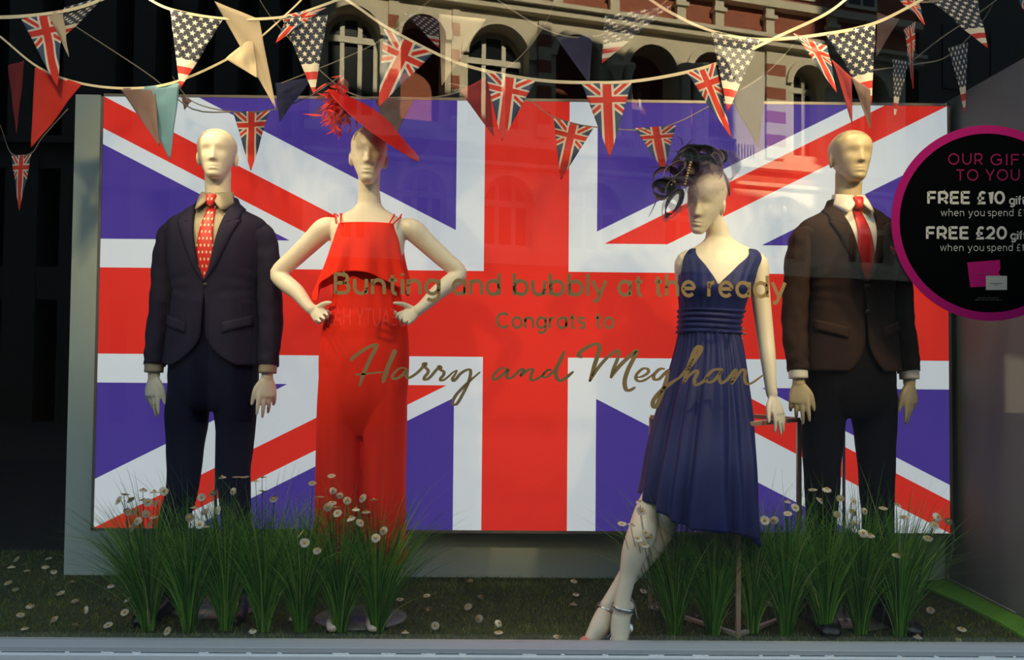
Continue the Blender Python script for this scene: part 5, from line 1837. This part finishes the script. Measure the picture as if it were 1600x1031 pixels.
def FZ(px, py):
    _, d = FU(px)
    hor = 551.5 + (px - 800) * 0.0087
    return 1.55 + (hor - py) / F * d      # above the street


def arch_wall(bm, u0, u1, z0, z1, cu, hw, zs, sill, v0, v1, n=16):
    """wall panel with an arched opening: front faces at v1, reveal back to v0"""
    arcp = [(cu + hw * math.cos(PI * i / n), zs + hw * math.sin(PI * i / n)) for i in range(n + 1)]
    def q(*p): bm.faces.new([bm.verts.new(x) for x in p])
    q((u0, v1, z0), (cu - hw, v1, z0), (cu - hw, v1, zs), (u0, v1, zs))
    q((cu + hw, v1, z0), (u1, v1, z0), (u1, v1, zs), (cu + hw, v1, zs))
    if sill > z0: q((cu - hw, v1, z0), (cu + hw, v1, z0), (cu + hw, v1, sill), (cu - hw, v1, sill))
    for i in range(n):
        (xa, za), (xb, zb_) = arcp[i], arcp[i + 1]
        ta = u1 + (u0 - u1) * i / n; tb = u1 + (u0 - u1) * (i + 1) / n
        q((xa, v1, za), (ta, v1, z1), (tb, v1, z1), (xb, v1, zb_))
        q((xa, v1, za), (xb, v1, zb_), (xb, v0, zb_), (xa, v0, za))
    q((u1, v1, zs), (u1, v1, z1), (cu + hw, v1, zs)); q((u0, v1, zs), (cu - hw, v1, zs), (u0, v1, z1))
    q((cu - hw, v0, sill), (cu - hw, v1, sill), (cu - hw, v1, zs), (cu - hw, v0, zs))
    q((cu + hw, v0, sill), (cu + hw, v1, sill), (cu + hw, v1, zs), (cu + hw, v0, zs))
    q((cu - hw, v0, sill), (cu + hw, v0, sill), (cu + hw, v1, sill), (cu - hw, v1, sill))


def arch_ring(bm, cu, zs, r0_, r1_, v0, v1, n=20):
    loft(bm, [[V((cu + r * math.cos(PI * i / n), v, zs + r * math.sin(PI * i / n))) for r, v in ((r0_, v0), (r0_, v1), (r1_, v1), (r1_, v0))] for i in range(n + 1)])


def arched_window(parent, cu, hw, zs, sill, v, bars=2):
    bm = B()
    box(bm, (cu - hw, v, sill), (cu - hw + 0.09, v + 0.12, zs)); box(bm, (cu + hw - 0.09, v, sill), (cu + hw, v + 0.12, zs))
    box(bm, (cu - hw, v, sill), (cu + hw, v + 0.14, sill + 0.1)); box(bm, (cu - hw, v, zs - 0.06), (cu + hw, v + 0.14, zs + 0.08))
    for i in range(1, bars + 1):
        x = cu - hw + 2 * hw * i / (bars + 1)
        box(bm, (x - 0.05, v, sill), (x + 0.05, v + 0.12, zs + hw * 0.8))
    arch_ring(bm, cu, zs, hw - 0.10, hw, v, v + 0.12)
    w = build('window_frame', bm, WFRAME, parent, smooth=False)
    bm = B()
    pl = [(cu + hw * math.cos(PI * i / 16), zs + hw * math.sin(PI * i / 16)) for i in range(17)] + [(cu - hw, sill), (cu + hw, sill)]
    bm.faces.new([bm.verts.new((x, v + 0.03, z)) for x, z in pl])
    build('pane', bm, PANE, w, smooth=False)


ZTOP = 8.62 + 0.55
FL = 6.35 + 0.2
bays = [(530, 640, 545, 43, 2, 0), (640, 708, 655, 35, 0, 0.0), (708, 840, 775, 48, 2, 0), (855, 962, 900, 33, 0, 0), (962, 1066, 1018, 37, 0, 0), (1066, 1150, 1107, 27, 0, 0), (1195, 1300, 1265, 27, 2, 0), (1300, 1400, 1350, 30, 1, 0)]
bays[0] = (478, 612, 545, 43, 2, 0); bays[1] = (612, 703, 656, 35, 0, 0); bays[2] = (703, 852, 775, 48, 2, 0)
bays[3] = (852, 958, 900, 34, 0, 0); bays[4] = (958, 1066, 1018, 38, 0, 0); bays[5] = (1066, 1190, 1110, 30, 0, 0); bays[6] = (1190, 1305, 1265, 27, 2, 0); bays[7] = (1305, 1420, 1360, 30, 2, 0)
ws, wl = B(), B()
for (a, b_, c, hwp, nb, _) in bays:
    u0, u1, uc = FU(a)[0], FU(b_)[0], FU(c)[0]
    hw = (FU(c + hwp)[0] - FU(c - hwp)[0]) / 2
    zs = ZTOP - hw - 0.12
    arch_wall(ws, u0, u1, FL - 0.3, ZTOP + 0.25, uc, hw, zs, FL + 0.15, -0.7, 0.0)
    arch_ring(ws, uc, zs, hw, hw + 0.17, -0.05, 0.10)
    if nb: arched_window(fo_, uc, hw, zs, FL + 0.15, -0.55, nb)
    else:
        bm = B(); box(bm, (uc - hw - 0.3, -1.6, FL - 0.3), (uc + hw + 0.3, -1.5, ZTOP + 0.2)); build('recess', bm, BRICK, fo_, smooth=False)
        if c != 1018: continue
        bm = B(); box(bm, (uc - hw * 0.1, -1.5, FL), (uc + hw * 0.1 + 0.08, -1.42, zs)); box(bm, (uc + hw * 0.5, -1.5, FL), (uc + hw * 0.5 + 0.08, -1.42, zs)); box(bm, (uc - hw * 0.1, -1.5, zs - 0.5), (uc + hw * 0.5, -1.42, zs - 0.42))
        build('window_frame', bm, WFRAME, fo_, smooth=False)
build('stone_arcade', ws, STONE, fo_, smooth=False)
wl.free()
for px in (958, 974, 1066, 1084, 1094):          # paired columns
    u = FU(px)[0]
    bm = B()
    lo_, hi_ = FL + 0.05, FZ(px, 100) + 0.0
    loft(bm, [[V((u + r * math.cos(2 * PI * k / 16), 0.16 + r * math.sin(2 * PI * k / 16), z)) for k in range(16)] for r, z in ((0.17, lo_), (0.17, lo_ + 0.08), (0.12, lo_ + 0.14), (0.115, hi_ - 0.3), (0.13, hi_ - 0.26), (0.13, hi_ - 0.2), (0.20, hi_ - 0.08), (0.20, hi_))])
    build('column', bm, STONE, fo_)
for (a, b_) in ((700, 712), (836, 856), (1196, 1226), (600, 616)):      # banded piers
    for i in range(9):
        bm = B(); z = FL + i * 0.30
        box(bm, (FU(a)[0], -0.02, z), (FU(b_)[0], 0.10, z + 0.30)); build('pier_band', bm, BRICK if i % 2 else STONE, fo_, smooth=False)
for (z0_, z1_, o) in ((ZTOP + 0.20, ZTOP + 0.36, 0.22), (ZTOP + 0.36, ZTOP + 0.46, 0.34), (FL - 0.32, FL - 0.12, 0.26), (ZTOP + 1.2, ZTOP + 1.4, 0.2), (3.55, 3.85, 0.30), (FL - 0.75, FL - 0.66, 0.16)):
    bm = B(); box(bm, (FU(470)[0], -0.1, z0_), (FU(1440)[0], o, z1_)); build('cornice', bm, STONE, fo_, smooth=False)
bm = B()
for i in range(60):
    u = FU(880)[0] + i * 0.085
    box(bm, (u, 0.08, FL - 0.12), (u + 0.045, 0.13, FL + 0.28))
box(bm, (FU(880)[0], 0.06, FL + 0.28), (FU(1145)[0], 0.18, FL + 0.36))
build('balustrade', bm, STONE, fo_, smooth=False)
bm = B()
for px in (640, 700, 865, 955, 1060, 1120, 1200, 1300):
    u = FU(px)[0]; box(bm, (u - 0.12, 0, ZTOP + 0.46), (u + 0.12, 0.14, ZTOP + 1.3)); box(bm, (u - 0.18, 0, ZTOP + 0.9), (u + 0.18, 0.2, ZTOP + 1.0))
build('pilaster', bm, STONE, fo_, smooth=False)
bm = B(); box(bm, (FU(470)[0], -1.7, 6.0), (FU(1440)[0], -1.62, 12.3)); box(bm, (FU(470)[0], -0.3, ZTOP + 0.3), (FU(1440)[0], -0.05, 12.3)); box(bm, (FU(470)[0], -0.4, FL - 0.9), (FU(1440)[0], -0.02, FL - 0.25))
build('brick_wall', bm, BRICK, fo_, smooth=False)
for px in (672, 745, 905, 1010, 1090, 1160, 1250, 1350):
    u = FU(px)[0]
    bm = B(); box(bm, (u - 0.5, -0.03, ZTOP + 1.6), (u + 0.5, 0.02, ZTOP + 3.6)); o = build('window_frame', bm, WFRAME, fo_, smooth=False)
    bm = B(); box(bm, (u - 0.4, 0.02, ZTOP + 1.7), (u - 0.04, 0.03, ZTOP + 3.5)); box(bm, (u + 0.04, 0.02, ZTOP + 1.7), (u + 0.4, 0.03, ZTOP + 3.5)); build('pane', bm, PANE, o, smooth=False)
# middle storey with wide arches
ws = B()
lows = [(470, 600, 540, 36), (600, 722, 660, 36), (722, 862, 792, 40), (862, 1010, 930, 40), (1010, 1150, 1080, 40), (1150, 1290, 1225, 36), (1290, 1440, 1365, 36)]
for (a, b_, c, hwp) in lows:
    u0, u1, uc = FU(a)[0], FU(b_)[0], FU(c)[0]
    hw = (FU(c + hwp)[0] - FU(c - hwp)[0]) / 2
    zs = 5.75 - hw - 0.15
    arch_wall(ws, u0, u1, 3.8, 5.75, uc, hw, zs, 3.95, -0.4, 0.0)
    arch_ring(ws, uc, zs, hw, hw + 0.12, -0.05, 0.07)
    arched_window(fo_, uc, hw, zs, 3.95, -0.35, 2)
build('stone_storey', ws, STONE, fo_, smooth=False)
# ground floor shop with its fascia sign
bm = B()
box(bm, (FU(440)[0], -0.3, 0), (FU(1500)[0], -0.05, 3.6))
build('shop_wall', bm, DARK_STONE, fo_, smooth=False)
bm = B()
box(bm, (FU(480)[0], -0.02, 2.02), (FU(760)[0], 0.08, 2.62))
build('shop_fascia', bm, mat('maroon_fascia', (0.16, 0.02, 0.02), rough=0.6), fo_, smooth=False)
bm = B()
x = FU(632)[0]
for ch in reversed('BEAUTY HAIR'): pass
tw = sum(GL[c][0] + 0.2 for c in 'BEAUTY HAIR')
sc2 = (FU(632)[0] - FU(500)[0]) / tw
xx = 0
for ch in 'BEAUTY HAIR':
    for st_ in GL[ch][1]:
        ribbon(bm, st_, 0.22, lambda u, v, h, xx=xx: V((FU(632)[0] - (xx + u) * sc2, 0.085 + h * 8, 2.12 + v * 0.27)))
    xx += GL[ch][0] + 0.2
build('shop_lettering', bm, mat('cream_sign_letters', (0.75, 0.70, 0.6), rough=0.6), fo_, smooth=False)

# darker building further left in the reflection
lo2 = empty('grey_stone_building', (0, -11.56, -0.55), 0.0)
tag(lo2, 'shaded grey stone building beside the arcade, faintly mirrored at the left', 'building')
bm = B()
k = 17.0 / F
xs = [(-140, -80), (-40, 10), (60, 95), (176, 204), (238, 264), (302, 330), (366, 398), (430, 452)]
cuts = sorted([((a - 788) * k, (b_ - 788) * k) for a, b_ in xs])
prev = -16.0
for (a, b_) in cuts:
    box(bm, (prev, -0.6, 0), (a, 0, 12.3)); prev = b_
box(bm, (prev, -0.6, 0), ((462 - 788) * k, 0, 12.3))
for z in (2.6, 5.4, 9.6):
    box(bm, (-16, -0.6, z), ((462 - 788) * k, -0.02, z + 0.7))
build('stone_wall', bm, DARK_STONE, lo2, smooth=False)
bm = B(); box(bm, (-16, -0.6, 0), ((462 - 788) * k, -0.55, 12.3)); build('pane', bm, PANE, lo2, smooth=False)
bm = B()
box(bm, (-16, -0.05, 5.9), ((462 - 788) * k, 0.2, 6.05)); box(bm, (-16, -0.05, 10.2), ((462 - 788) * k, 0.2, 10.4))
build('cornice', bm, DARK_STONE, lo2, smooth=False)

rb = empty('dark_office_building', (0, -12.9, -0.55), ang)
tag(rb, 'dark plain building at the far right end of the mirrored street', 'building')
bm = B(); box(bm, (FU(1446)[0], -0.6, 0), (FU(1446)[0] + 14, 0, 12.3)); build('stone_wall', bm, DARK_STONE, rb, smooth=False)
bm = B()
for i in range(8):
    for z in (4.4, 7.2, 10): box(bm, (FU(1446)[0] + 0.8 + i * 1.7, 0.0, z - 1), (FU(1446)[0] + 1.7 + i * 1.7, 0.03, z + 0.8))
build('pane', bm, PANE, rb, smooth=False)
